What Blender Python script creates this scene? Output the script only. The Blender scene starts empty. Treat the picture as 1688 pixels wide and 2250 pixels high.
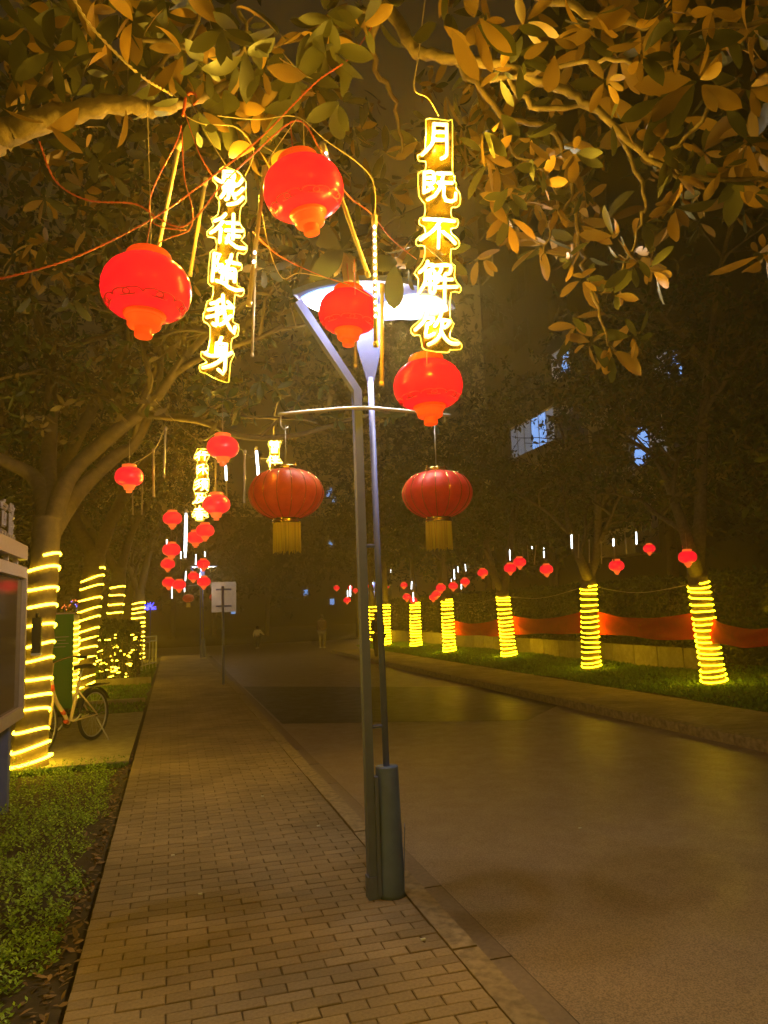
import bpy, math, random
import numpy as np
from mathutils import Vector, Matrix
random.seed(11); rng = np.random.default_rng(7)
S = bpy.context.scene
C = bpy.context.collection
R = math.radians
# ------------------------------------------------------------------ camera
EYE = Vector((0, 0, 1.6)); FPX = 1625.0
YAW, PITCH, ROLL = R(16.1), R(7.5), R(2.0)
fwd = Vector((math.sin(YAW)*math.cos(PITCH), math.cos(YAW)*math.cos(PITCH), math.sin(PITCH)))
rt0 = Vector((math.cos(YAW), -math.sin(YAW), 0)); up0 = rt0.cross(fwd)
RT = rt0*math.cos(ROLL) - up0*math.sin(ROLL); UP = up0*math.cos(ROLL) + rt0*math.sin(ROLL)
cd = bpy.data.cameras.new('camera'); cam = bpy.data.objects.new('camera', cd); C.objects.link(cam)
M = Matrix((RT, UP, -fwd)).transposed().to_4x4(); M.translation = EYE
cam.matrix_world = M
cd.sensor_fit = 'VERTICAL'; cd.sensor_height = 24.0; cd.lens = FPX/2250*24.0
cd.clip_start = .05; cd.clip_end = 600
S.camera = cam
# ------------------------------------------------------------------ world, exposure
w = bpy.data.worlds.new('World'); S.world = w; w.use_nodes = True
nt = w.node_tree; nt.nodes.clear()
out = nt.nodes.new('ShaderNodeOutputWorld')
sky = nt.nodes.new('ShaderNodeTexSky'); sky.sky_type = 'NISHITA'; sky.sun_disc = False
sky.sun_elevation = R(-4); sky.sun_rotation = R(40)
b1 = nt.nodes.new('ShaderNodeBackground'); b1.inputs[1].default_value = .08
b2 = nt.nodes.new('ShaderNodeBackground'); b2.inputs[0].default_value = (.115, .075, .025, 1); b2.inputs[1].default_value = .17
ad = nt.nodes.new('ShaderNodeAddShader')
nt.links.new(sky.outputs[0], b1.inputs[0]); nt.links.new(b1.outputs[0], ad.inputs[0]); nt.links.new(b2.outputs[0], ad.inputs[1])
nt.links.new(ad.outputs[0], out.inputs[0])
vs = S.view_settings; vs.view_transform = 'Standard'; vs.look = 'None'; vs.exposure = 0; vs.gamma = 1; vs.use_curve_mapping = False
S.render.engine = 'CYCLES'
cy = S.cycles; cy.use_denoising = True; cy.max_bounces = 5; cy.diffuse_bounces = 2; cy.glossy_bounces = 3; cy.transmission_bounces = 3
cy.transparent_max_bounces = 12; cy.volume_bounces = 0; cy.use_light_tree = True; cy.sample_clamp_indirect = 2.0; cy.sample_clamp_direct = 0
cy.caustics_reflective = False; cy.caustics_refractive = False
# tunables for what gives off light
NEON, ROPE, TUBE, LEDP = 3.6, 25.0, 3.5, 1.25      # what the eye sees of the tubes and panels
NEONW, LAMPW = 80.0, 36.0                          # watts of the lamps inside them
HAZE = .0088

# ------------------------------------------------------------------ pixel helpers: a ray of the photograph meets a depth or a plane
KK = 1688/1659.0
def raypx(x, y):            # x, y in photograph pixels (1688 x 2250); component along the view axis is 1
    return fwd + RT*((x-844)/FPX) + UP*((1125-y)/FPX)
def at(x, y, d): return EYE + raypx(x, y)*d
def D(x, y, d): return at(x*KK, y*KK, d)
def onX(x, y, X):
    r = raypx(x, y); return EYE + r*(X/r.x)
def onY(x, y, Y):
    r = raypx(x, y); return EYE + r*(Y/r.y)
def onZ(x, y, z=0.):
    r = raypx(x, y); return EYE + r*((z-1.6)/r.z)

# ------------------------------------------------------------------ materials
def mat(name, base=(.5, .5, .5), rough=.6, metal=0, emit=None, es=0, noise=0, scale=8, bump=0, spec=.5, island=0, dark=.5, trans=0):
    m = bpy.data.materials.new(name); m.use_nodes = True; n = m.node_tree; p = n.nodes['Principled BSDF']
    p.inputs['Base Color'].default_value = (*base, 1); p.inputs['Roughness'].default_value = rough; p.inputs['Metallic'].default_value = metal
    p.inputs['Specular IOR Level'].default_value = spec
    if emit: p.inputs['Emission Color'].default_value = (*emit, 1); p.inputs['Emission Strength'].default_value = es
    col = None
    if noise or bump:
        tc = n.nodes.new('ShaderNodeTexCoord'); nz = n.nodes.new('ShaderNodeTexNoise'); nz.inputs['Scale'].default_value = scale; nz.inputs['Detail'].default_value = 6
        n.links.new(tc.outputs['Object'], nz.inputs['Vector'])
        if noise:
            mx = n.nodes.new('ShaderNodeMix'); mx.data_type = 'RGBA'
            mr = n.nodes.new('ShaderNodeMapRange'); mr.inputs[1].default_value = .35; mr.inputs[2].default_value = .65; mr.inputs[4].default_value = noise
            n.links.new(nz.outputs['Fac'], mr.inputs[0]); n.links.new(mr.outputs[0], mx.inputs['Factor'])
            mx.inputs['A'].default_value = (*base, 1); mx.inputs['B'].default_value = (*[c*dark for c in base], 1)
            col = mx.outputs['Result']
        if bump:
            bp = n.nodes.new('ShaderNodeBump'); bp.inputs['Strength'].default_value = bump; bp.inputs['Distance'].default_value = .01
            n.links.new(nz.outputs['Fac'], bp.inputs['Height']); n.links.new(bp.outputs[0], p.inputs['Normal'])
    if island:
        ge = n.nodes.new('ShaderNodeNewGeometry'); oi = n.nodes.new('ShaderNodeObjectInfo')
        a = n.nodes.new('ShaderNodeMath'); a.operation = 'ADD'; n.links.new(ge.outputs['Random Per Island'], a.inputs[0]); n.links.new(oi.outputs['Random'], a.inputs[1])
        f = n.nodes.new('ShaderNodeMath'); f.operation = 'FRACT'; n.links.new(a.outputs[0], f.inputs[0])
        mr2 = n.nodes.new('ShaderNodeMapRange'); mr2.inputs[3].default_value = 1-island; mr2.inputs[4].default_value = 1+island
        n.links.new(f.outputs[0], mr2.inputs[0])
        vm = n.nodes.new('ShaderNodeMix'); vm.data_type = 'RGBA'; vm.blend_type = 'MULTIPLY'; vm.inputs['Factor'].default_value = 1
        if col: n.links.new(col, vm.inputs['A'])
        else: vm.inputs['A'].default_value = (*base, 1)
        n.links.new(mr2.outputs[0], vm.inputs['B']); col = vm.outputs['Result']
    if col: n.links.new(col, p.inputs['Base Color'])
    if trans:
        tr = n.nodes.new('ShaderNodeBsdfTranslucent'); ms = n.nodes.new('ShaderNodeMixShader'); ms.inputs[0].default_value = trans
        if col: n.links.new(col, tr.inputs[0])
        else: tr.inputs[0].default_value = (*base, 1)
        o = n.nodes['Material Output']; n.links.new(p.outputs[0], ms.inputs[1]); n.links.new(tr.outputs[0], ms.inputs[2]); n.links.new(ms.outputs[0], o.inputs[0])
    return m
def glow(name, colr, s, base=(.8, .8, .8)):
    return mat(name, base=base, rough=.3, emit=colr, es=s)
def leafmat(name, top, under):
    m = bpy.data.materials.new(name); m.use_nodes = True; n = m.node_tree; p = n.nodes['Principled BSDF']; p.inputs['Roughness'].default_value = .5
    ge = n.nodes.new('ShaderNodeNewGeometry'); oi = n.nodes.new('ShaderNodeObjectInfo')
    mx = n.nodes.new('ShaderNodeMix'); mx.data_type = 'RGBA'; mx.inputs['A'].default_value = (*top, 1); mx.inputs['B'].default_value = (*under, 1)
    n.links.new(ge.outputs['Backfacing'], mx.inputs['Factor'])
    a = n.nodes.new('ShaderNodeMath'); a.operation = 'ADD'; n.links.new(ge.outputs['Random Per Island'], a.inputs[0]); n.links.new(oi.outputs['Random'], a.inputs[1])
    f = n.nodes.new('ShaderNodeMath'); f.operation = 'FRACT'; n.links.new(a.outputs[0], f.inputs[0])
    mr = n.nodes.new('ShaderNodeMapRange'); mr.inputs[3].default_value = .55; mr.inputs[4].default_value = 1.35; n.links.new(f.outputs[0], mr.inputs[0])
    vm = n.nodes.new('ShaderNodeMix'); vm.data_type = 'RGBA'; vm.blend_type = 'MULTIPLY'; vm.inputs['Factor'].default_value = 1
    n.links.new(mx.outputs['Result'], vm.inputs['A']); n.links.new(mr.outputs[0], vm.inputs['B']); n.links.new(vm.outputs['Result'], p.inputs['Base Color'])
    tr = n.nodes.new('ShaderNodeBsdfTranslucent'); n.links.new(vm.outputs['Result'], tr.inputs[0])
    ms = n.nodes.new('ShaderNodeMixShader'); ms.inputs[0].default_value = .25
    o = n.nodes['Material Output']; n.links.new(p.outputs[0], ms.inputs[1]); n.links.new(tr.outputs[0], ms.inputs[2]); n.links.new(ms.outputs[0], o.inputs[0])
    return m
# bricks: warm grey with darker damp ones gathered in patches
def brickmat(name, base, rough=.8):
    m = mat(name, base, rough, noise=.55, scale=55, bump=.35, island=.16, dark=.62)
    n = m.node_tree; p = n.nodes['Principled BSDF']
    src = p.inputs['Base Color'].links[0].from_socket
    ge = n.nodes.new('ShaderNodeNewGeometry'); nz = n.nodes.new('ShaderNodeTexNoise'); nz.inputs['Scale'].default_value = 1.1; nz.inputs['Detail'].default_value = 4
    n.links.new(ge.outputs['Position'], nz.inputs['Vector'])
    mr = n.nodes.new('ShaderNodeMapRange'); mr.inputs[1].default_value = .38; mr.inputs[2].default_value = .66; mr.inputs[3].default_value = .72; mr.inputs[4].default_value = 1.12
    n.links.new(nz.outputs['Fac'], mr.inputs[0])
    vm = n.nodes.new('ShaderNodeMix'); vm.data_type = 'RGBA'; vm.blend_type = 'MULTIPLY'; vm.inputs['Factor'].default_value = 1
    n.links.new(src, vm.inputs['A']); n.links.new(mr.outputs[0], vm.inputs['B']); n.links.new(vm.outputs['Result'], p.inputs['Base Color'])
    return m
m_brick = brickmat('paving_brick', (.32, .225, .125)); m_brick2 = brickmat('pavement_brick', (.40, .29, .15))
m_joint = mat('sand_joint', (.12, .088, .05), .95, noise=.6, scale=40)
m_soil = mat('soil', (.06, .042, .026), .95, noise=.8, scale=12, bump=1)
m_kerb = mat('kerb_stone', (.36, .26, .15), .85, noise=1, scale=16, bump=.8, dark=.5)
m_gutter = mat('gutter_concrete', (.25, .18, .125), .7, noise=.4, scale=30, bump=.4)
def roadmat(name, base, r0, r1):
    m = mat(name, base, r0, noise=.45, scale=1.3, bump=0, dark=.88, spec=.5)
    n = m.node_tree; p = n.nodes['Principled BSDF']; tc = n.nodes.new('ShaderNodeTexCoord')
    fn = n.nodes.new('ShaderNodeTexNoise'); fn.inputs['Scale'].default_value = 130; fn.inputs['Detail'].default_value = 3
    src = p.inputs['Base Color'].links[0].from_socket; gm = n.nodes.new('ShaderNodeMapRange'); gm.inputs[1].default_value = .38; gm.inputs[2].default_value = .62; gm.inputs[3].default_value = .62; gm.inputs[4].default_value = 1.3
    n.links.new(fn.outputs['Fac'], gm.inputs[0]); gv = n.nodes.new('ShaderNodeMix'); gv.data_type = 'RGBA'; gv.blend_type = 'MULTIPLY'; gv.inputs['Factor'].default_value = 1
    n.links.new(src, gv.inputs['A']); n.links.new(gm.outputs[0], gv.inputs['B']); n.links.new(gv.outputs['Result'], p.inputs['Base Color'])
    bn = n.nodes.new('ShaderNodeTexNoise'); bn.inputs['Scale'].default_value = 5; bn.inputs['Detail'].default_value = 5
    for q in (fn, bn): n.links.new(tc.outputs['Object'], q.inputs['Vector'])
    b1 = n.nodes.new('ShaderNodeBump'); b1.inputs['Strength'].default_value = .35; b1.inputs['Distance'].default_value = .004
    b2 = n.nodes.new('ShaderNodeBump'); b2.inputs['Strength'].default_value = .25; b2.inputs['Distance'].default_value = .02
    n.links.new(bn.outputs['Fac'], b2.inputs['Height']); n.links.new(fn.outputs['Fac'], b1.inputs['Height']); n.links.new(b2.outputs[0], b1.inputs['Normal']); n.links.new(b1.outputs[0], p.inputs['Normal'])
    mr = n.nodes.new('ShaderNodeMapRange'); mr.inputs[1].default_value = .3; mr.inputs[2].default_value = .7; mr.inputs[3].default_value = r0; mr.inputs[4].default_value = r1
    n.links.new(bn.outputs['Fac'], mr.inputs[0]); n.links.new(mr.outputs[0], p.inputs['Roughness'])
    return m
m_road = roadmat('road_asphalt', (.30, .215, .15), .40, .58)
m_patch = roadmat('dark_asphalt', (.038, .026, .016), .40, .52)
m_grass = mat('lawn', (.035, .06, .012), .9, noise=.6, scale=5, island=.4)
m_blade = mat('grass_blade', (.11, .21, .025), .6, island=.45, trans=.3)
m_herb = mat('ground_cover_leaf', (.30, .46, .04), .5, island=.5, trans=.3)
m_dry = mat('dry_leaf', (.2, .12, .05), .7, island=.5)
m_slab = mat('concrete_slab', (.34, .29, .16), .85, noise=.6, scale=9, bump=.3)
m_pole = mat('blue_grey_paint', (.125, .165, .47), .5, noise=.35, scale=14, dark=.7, bump=.05)
m_sleeve = mat('teal_grey_paint', (.11, .17, .37), .45, noise=.5, scale=9, dark=.6, bump=.1)
m_barkN = mat('thin_branch_bark', (.17, .115, .05), .9, noise=.7, scale=30, bump=.9, dark=.5)
m_polew = mat('pale_grey_steel', (.5, .48, .46), .35, metal=.3)
m_led = glow('lamp_panel_light', (.34, .64, 1.0), LEDP, base=(.22, .3, .4))
m_neon = glow('neon_white_yellow', (1, .76, .19), NEON)
m_edge = glow('neon_edge_yellow', (1, .72, .02), 1.5)
m_rope = glow('rope_light_yellow', (1, .64, .022), ROPE); m_rope2 = glow('rope_light_deep_yellow', (1, .63, .005), ROPE)
m_ledw = glow('led_white', (.85, .93, 1), TUBE*2.2)
m_tubeL = glow('tube_lit', (.8, .88, 1), TUBE*.7)
m_cable_r = mat('red_cable', (.55, .09, .03), .4)
m_cable_w = mat('pale_wire', (.5, .36, .18), .5)
m_leafA = leafmat('magnolia_leaf', (.058, .056, .007), (.30, .165, .02))
m_leafB = leafmat('broad_leaf', (.05, .07, .014), (.16, .11, .03))
m_leafD = leafmat('dense_leaf', (.05, .065, .016), (.09, .075, .025))
m_bark = mat('bark', (.20, .14, .08), .9, noise=.7, scale=18, bump=.9, dark=.45)
m_barkY = mat('smooth_bark', (.175, .12, .055), .8, noise=.6, scale=14, bump=.7, dark=.55)
m_gold = mat('gold_trim', (.75, .5, .16), .25, metal=1)
m_tassel = mat('yellow_fringe', (1, .80, .14), .6, island=.2, trans=.12)
m_fab = mat('red_fabric', (.9, .06, .04), .45, noise=.25, scale=30, trans=.45)
m_fabo = mat('sheer_red_fabric', (.9, .14, .03), .45, noise=.3, scale=24, trans=.5)  # more orange than its twin; a see-through share lets the sign behind show
_n = m_fabo.node_tree; _t0 = _n.nodes.new('ShaderNodeBsdfTransparent'); _t0.inputs[0].default_value = (1, .62, .3, 1); _m0 = _n.nodes.new('ShaderNodeMixShader'); _m0.inputs[0].default_value = .12
_o0 = _n.nodes['Material Output']; _s0 = _o0.inputs['Surface'].links[0].from_socket; _n.links.new(_s0, _m0.inputs[1]); _n.links.new(_t0.outputs[0], _m0.inputs[2]); _n.links.new(_m0.outputs[0], _o0.inputs['Surface'])
m_rope_off = mat('orange_plastic', (.9, .16, .02), .3)
m_dark = mat('black_rubber', (.015, .015, .015), .6)
m_frame = mat('cream_paint', (.7, .55, .3), .35)
m_redp = mat('red_paint', (.6, .06, .04), .4)
m_alu = mat('brushed_aluminium', (.62, .52, .52), .35, metal=.35, noise=.2, scale=30)
m_glassd = mat('dark_display_glass', (.09, .07, .062), .08, spec=.8)
m_signback = mat('aluminium_sign_back', (.62, .6, .66), .28, metal=.7, noise=.3, scale=4, bump=.15)
m_banner = mat('red_banner_cloth', (.70, .035, .02), .85, noise=.25, scale=6, trans=.3, spec=.1)
m_green = mat('green_board', (.04, .42, .03), .5)
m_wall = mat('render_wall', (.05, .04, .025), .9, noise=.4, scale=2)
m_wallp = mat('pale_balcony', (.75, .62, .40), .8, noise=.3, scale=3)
m_winlit = glow('lit_window', (.22, .45, 1), 1.2)
m_windim = glow('dim_curtain_window', (.2, .24, .32), .55)
m_windk = mat('dark_window_glass', (.03, .035, .03), .08)
m_hedge = leafmat('hedge_leaf', (.03, .05, .012), (.05, .06, .02))
m_white = mat('white_paint', (.7, .68, .6), .4)
m_clear = mat('clear_plastic_tube', (.55, .42, .26), .2, noise=.15, scale=60)
m_blue = glow('blue_led', (.03, .04, 1), 5)
m_redled = glow('red_led', (1, .05, .02), 3)
m_skin = mat('skin', (.28, .16, .1), .6); m_hair = mat('dark_hair', (.02, .015, .01), .6)

# ------------------------------------------------------------------ mesh building
class MB:
    def __init__(s): s.v = []; s.f = []
    def quad_grid(s, rings, close=True, caps=True):
        b = len(s.v); n = len(rings[0])
        for r in rings: s.v.extend(tuple(p) for p in r)
        for i in range(len(rings)-1):
            for j in range(n if close else n-1):
                k = (j+1) % n
                s.f.append((b+i*n+j, b+i*n+k, b+(i+1)*n+k, b+(i+1)*n+j))
        if caps and close:
            s.f.append(tuple(b+j for j in reversed(range(n)))); s.f.append(tuple(b+(len(rings)-1)*n+j for j in range(n)))
        return s
    def tube(s, pts, rad, n=8, caps=True):
        pts = [Vector(p) for p in pts]
        if not hasattr(rad, '__len__'): rad = [rad]*len(pts)
        rings = []; ref = None
        for i, p in enumerate(pts):
            t = (pts[min(i+1, len(pts)-1)] - pts[max(i-1, 0)])
            if t.length < 1e-9: t = Vector((0, 0, 1))
            t.normalize()
            if ref is None: ref = Vector((1, 0, 0)) if abs(t.x) < .8 else Vector((0, 1, 0))
            a = (ref - t*ref.dot(t))
            if a.length < 1e-6: a = t.orthogonal()
            a.normalize(); b = t.cross(a); ref = a
            rings.append([p + (a*math.cos(q*2*math.pi/n) + b*math.sin(q*2*math.pi/n))*rad[i] for q in range(n)])
        return s.quad_grid(rings, True, caps)
    def box(s, lo, hi):
        x0, y0, z0 = lo; x1, y1, z1 = hi; b = len(s.v)
        s.v += [(x0, y0, z0), (x1, y0, z0), (x1, y1, z0), (x0, y1, z0), (x0, y0, z1), (x1, y0, z1), (x1, y1, z1), (x0, y1, z1)]
        s.f += [tuple(b+i for i in q) for q in ((0, 3, 2, 1), (4, 5, 6, 7), (0, 1, 5, 4), (1, 2, 6, 5), (2, 3, 7, 6), (3, 0, 4, 7))]
        return s
    def lathe(s, prof, n=24, flute=None):
        rings = []
        for r, z in prof:
            rings.append([(r*math.cos(a)*(flute(a) if flute else 1), r*math.sin(a)*(flute(a) if flute else 1), z) for a in [q*2*math.pi/n for q in range(n)]])
        return s.quad_grid(rings, True, False)
    def prism(s, poly, thick):   # poly: list of Vector on a plane; thick: Vector offset
        b = len(s.v); n = len(poly)
        s.v += [tuple(p) for p in poly] + [tuple(Vector(p)+thick) for p in poly]
        s.f.append(tuple(range(b, b+n))); s.f.append(tuple(b+n+i for i in reversed(range(n))))
        for i in range(n):
            j = (i+1) % n; s.f.append((b+j, b+i, b+n+i, b+n+j))
        return s
    def mesh(s, name, m, smooth=True):
        me = bpy.data.meshes.new(name); me.from_pydata([tuple(v) for v in s.v], [], s.f)
        if smooth: me.shade_smooth()
        if m: me.materials.append(m)
        me.update(); return me
    def build(s, name, m, parent=None, smooth=True, kind=None):
        o = bpy.data.objects.new(name, s.mesh(name, m, smooth)); C.objects.link(o)
        if parent: o.parent = parent
        if kind: o['kind'] = kind
        return o
def tag(o, label=None, cat=None, group=None, kind=None):
    if label: o['label'] = label
    if cat: o['category'] = cat
    if group: o['group'] = group
    if kind: o['kind'] = kind
    return o
def empty(name, loc=(0, 0, 0), rz=0):
    o = bpy.data.objects.new(name, None); C.objects.link(o); o.location = loc; o.rotation_euler = (0, 0, rz); o.empty_display_size = .1
    return o
def copy_tree(o, parent=None):
    c = o.copy(); C.objects.link(c)
    if parent: c.parent = parent
    for ch in list(o.children): copy_tree(ch, c)
    return c
def smooth_path(pts, k=6):
    pts = [Vector(p) for p in pts]; out = []
    for i in range(len(pts)-1):
        p0 = pts[max(i-1, 0)]; p1 = pts[i]; p2 = pts[i+1]; p3 = pts[min(i+2, len(pts)-1)]
        for j in range(k):
            t = j/k
            out.append(.5*((2*p1)+(p2-p0)*t+(2*p0-5*p1+4*p2-p3)*t*t+(3*p1-p0-3*p2+p3)*t**3))
    out.append(pts[-1]); return out
def lerp_rad(r0, r1, n): return [r0+(r1-r0)*i/(n-1) for i in range(n)]

# leaf geometry, vectorised: base points P, directions A (unit, along leaf), N (unit normal-ish), length L
_t = [0, .10, .24, .40, .56, .72, .86, 1.0]; _w = [.006, .055, .115, .155, .168, .155, .105, 0]
_V = []; _F = []
for _i, (_a, _b) in enumerate(zip(_t[:-1], _w[:-1])): _z = -.10*_a**2.2; _V += [(_a, _b, _z+.16*_b), (_a, 0, _z), (_a, -_b, _z+.16*_b)]
_V.append((1, 0, -.11))
for _i in range(6): _k = 3*_i; _F += [(_k, _k+1, _k+4, _k+3), (_k+1, _k+2, _k+5, _k+4)]
_F += [(18, 19, 21), (19, 20, 21)]
LEAF_FULL = (np.array(_V), _F)
LEAF_LITE = (np.array([(0, 0, 0), (.4, .2, .03), (.4, -.2, .03), (1, 0, -.08), (.75, .14, 0), (.75, -.14, 0)]), [(0, 2, 1), (1, 2, 5, 4), (4, 5, 3)])
LEAF_TINY = (np.array([(0, 0, 0), (.5, .3, .02), (.5, -.3, .02), (1, 0, -.05)]), [(0, 2, 3, 1)])
def leaves_obj(name, P, A, N, L, shape, m, parent=None, kind='stuff', tris=False):
    P = np.asarray(P, float); A = np.asarray(A, float); N = np.asarray(N, float); L = np.asarray(L, float)
    if parent and m is not m_leafA and 'foliage' in name: k_ = gap_mask(P+np.array(parent.location)); P, A, N, L = P[k_], A[k_], N[k_], L[k_]
    A /= np.linalg.norm(A, axis=1)[:, None]; B = np.cross(N, A); B /= np.linalg.norm(B, axis=1)[:, None]+1e-9; N = np.cross(A, B)
    T, F = shape; n = len(P); k = len(T)
    V = P[:, None, :] + L[:, None, None]*(T[None, :, 0:1]*A[:, None, :] + T[None, :, 1:2]*B[:, None, :] + T[None, :, 2:3]*N[:, None, :])
    V = V.reshape(-1, 3)
    me = bpy.data.meshes.new(name); me.vertices.add(len(V)); me.vertices.foreach_set('co', V.ravel())
    ls = np.array([len(f) for f in F]); flat = np.concatenate([np.array(f) for f in F])
    idx = (flat[None, :] + (np.arange(n)*k)[:, None]).ravel()
    tot = np.tile(ls, n); start = np.concatenate([[0], np.cumsum(tot)[:-1]])
    me.loops.add(len(idx)); me.loops.foreach_set('vertex_index', idx.astype(np.int32))
    me.polygons.add(len(tot)); me.polygons.foreach_set('loop_start', start.astype(np.int32))
    try: me.polygons.foreach_set('loop_total', tot.astype(np.int32))
    except Exception: pass
    me.update(calc_edges=True); me.shade_smooth(); me.materials.append(m)
    o = bpy.data.objects.new(name, me); C.objects.link(o)
    if parent: o.parent = parent
    if kind: o['kind'] = kind
    return o
def single_leaf_meshes(m, count=4):
    res = []
    for i in range(count):
        T = LEAF_FULL[0].copy(); T[:, 1] *= (.85+.15*i); T[:, 2] *= (.4+.7*i)
        mb = MB(); mb.v = [tuple(t) for t in T]; mb.f = list(LEAF_FULL[1]); res.append(mb.mesh('leaf', m))
    return res
def place_leaves(parent, P, A, N, L, meshes):
    for i in range(len(P)):
        a = Vector(A[i]).normalized(); nn = Vector(N[i]); b = nn.cross(a)
        if b.length < 1e-6: b = a.orthogonal()
        b.normalize(); c = a.cross(b)
        o = bpy.data.objects.new('leaf', meshes[i % len(meshes)]); C.objects.link(o); o.parent = parent
        mm = Matrix((a*L[i], b*L[i], c*L[i])).transposed().to_4x4(); mm.translation = Vector(P[i]); o.matrix_local = mm
GAPS = [(1165, 974, 66), (1230, 950, 24), (1408, 975, 38), (1406, 1030, 22), (1310, 960, 40), (1108, 988, 16), (1200, 900, 26), (1465, 985, 14), (1330, 1130, 34)]
def gap_mask(P):            # thin spots of the crowns through which the block behind shows
    v = np.asarray(P)-np.array(EYE); f = v@np.array(fwd); f = np.where(f > .1, f, .1); x = 844+FPX*(v@np.array(RT))/f; y = 1125-FPX*(v@np.array(UP))/f
    keep = np.ones(len(x), bool)
    for gx_, gy_, gr in GAPS: keep &= ~((np.hypot(x-gx_, y-gy_) < gr*rng.uniform(.6, 1.15, len(x))) & (rng.random(len(x)) < .985))
    return keep
def unit(v):
    v = np.asarray(v, float); return v/(np.linalg.norm(v)+1e-9)
def rosette(P, A, N, L, c, d, size, n):   # whorl of leaves round a twig end
    d = unit(d); a = unit(np.cross(d, rng.normal(size=3))); b = np.cross(d, a)
    for q in range(n):
        th = q*2.4+rng.uniform(-.3, .3); el = rng.uniform(-.5, .9)
        rad = a*math.cos(th)+b*math.sin(th)
        dr = unit(rad*math.cos(el)+d*math.sin(el)+np.array([0, 0, -.28])+rng.normal(size=3)*.12)
        P.append(np.array(c)+dr*.012-d*size*rng.uniform(0, .55)); A.append(dr); N.append(unit(d*1.0+rng.normal(size=3)*.35+rad*-.3)); L.append(size*rng.uniform(.5, 1.12))

# ================================================================== SETTING
def sheet(name, poly, z, m):
    mb = MB(); mb.v = [(x, y, z) for x, y in poly]; mb.f = [tuple(range(len(poly)))]
    return tag(mb.build(name, m, None, False), kind='structure')
def poly_box(name, x0, y0, x1, y1, z0, z1, m, parent=None):
    return MB().box((x0, y0, z0), (x1, y1, z1)).build(name, m, parent, False)
sheet('ground', [(-120, -40), (160, -40), (160, 200), (-120, 200)], -.16, m_soil)
sheet('road', [(1.62, -12), (6.34, -12), (6.34, 31), (60, 31), (60, 44), (-60, 44), (-60, 33), (1.62, 33)], -.12, m_road)
sheet('dark_road_patch', [(1.66, 11.9), (5.1, 10.35), (6.3, 11.6), (6.33, 15.0), (1.64, 18.4)], -.1155, m_patch)  # darker patch across the road
def bricks(name, x0, x1, y0, y1, z, m, near_n=300, L=.2, W=.081):
    base = poly_box(name, x0, y0, x1, y1, -.155, z-.012, m_joint); base['kind'] = 'structure'
    meshes = {}
    def bmesh_(l):
        l = round(l, 3)
        if l not in meshes:
            g = .0025; h = .014; t = .0035
            mb = MB(); x2 = l/2-g; y2 = W/2-g
            mb.v = [(-x2, -y2, -h), (x2, -y2, -h), (x2, y2, -h), (-x2, y2, -h), (-x2, -y2, -t), (x2, -y2, -t), (x2, y2, -t), (-x2, y2, -t),
                    (-x2+t, -y2+t, 0), (x2-t, -y2+t, 0), (x2-t, y2-t, 0), (-x2+t, y2-t, 0)]
            mb.f = [(8, 9, 10, 11)]+[(i, (i+1) % 4, 4+(i+1) % 4, 4+i) for i in range(4)]+[(4+i, 4+(i+1) % 4, 8+(i+1) % 4, 8+i) for i in range(4)]
            meshes[l] = (mb.mesh('brick', m, False), mb)
        return meshes[l]
    n = int((y1-y0)/W); cnt = 0; far = MB(); rr = random.Random(3)
    for i in range(n):
        y = y0+(i+.5)*W; x = x0-(L/2 if i % 2 else 0)
        while x < x1-.01:
            a = max(x, x0); b = min(x+L, x1); x += L
            if b-a < .02: continue
            dz = rr.uniform(-.0022, .0022); tx, ty = rr.uniform(-.008, .008), rr.uniform(-.012, .012)
            me, src = bmesh_(b-a)
            jx, jy = rr.uniform(-.0015, .0015), rr.uniform(-.0015, .0015)
            vis = EYE.copy(); p = Vector(((a+b)/2, y, z)); v = p-EYE
            inview = v.dot(fwd) > 0 and abs(v.dot(RT)/v.dot(fwd)) < .53 and -.72 < v.dot(UP)/v.dot(fwd)
            if cnt < near_n and inview:
                o = bpy.data.objects.new('brick', me); C.objects.link(o); o.parent = base; o.location = (p.x+jx, p.y+jy, z+dz); o.rotation_euler = (tx, ty, rr.uniform(-.008, .008)); cnt += 1
            else:
                k = len(far.v); far.v += [(q[0]+p.x+jx, q[1]+p.y+jy, q[2]+z+dz+q[0]*-ty+q[1]*tx) for q in src.v]; far.f += [tuple(k+t for t in f) for f in src.f]
    far.build('brick_field', m, base, False, 'stuff')
    return base
bricks('sidewalk', -.422, 1.27, 1.2, 32.6, 0, m_brick)
bricks('right_pavement', 6.5, 7.95, -2, 30.4, 0, m_brick2, 300)
def kerb(name, x0, x1, y0, y1, z):
    base = poly_box(name, x0+.004, y0, x1-.004, y1, -.158, z-.03, m_joint); base['kind'] = 'structure'
    me = MB().box((-(x1-x0)/2, -.494, -.15-z if z < 0 else -.15), ((x1-x0)/2, .494, 0)).mesh('kerb_stone', m_kerb, False)
    y = y0+.5
    while y < y1:
        o = bpy.data.objects.new('kerb_stone', me); C.objects.link(o); o.parent = base
        o.location = ((x0+x1)/2+random.uniform(-.004, .004), y, z+random.uniform(-.004, .004)); y += 1
kerb('left_kerb', 1.275, 1.40, -2.5, 32.5, .004); kerb('right_kerb', 6.34, 6.495, -2.5, 30.5, .004)
g = poly_box('gutter', 1.404, -2, 1.615, 32.4, -.158, -.135, m_joint); g['kind'] = 'structure'
me = MB().box((-.104, -.494, -.02), (.104, .494, 0)).mesh('gutter_slab', m_gutter, False)
for i in range(34):
    o = bpy.data.objects.new('gutter_slab', me); C.objects.link(o); o.parent = g; o.location = (1.509, -1.9+i, -.114+random.uniform(-.003, .003))
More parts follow.
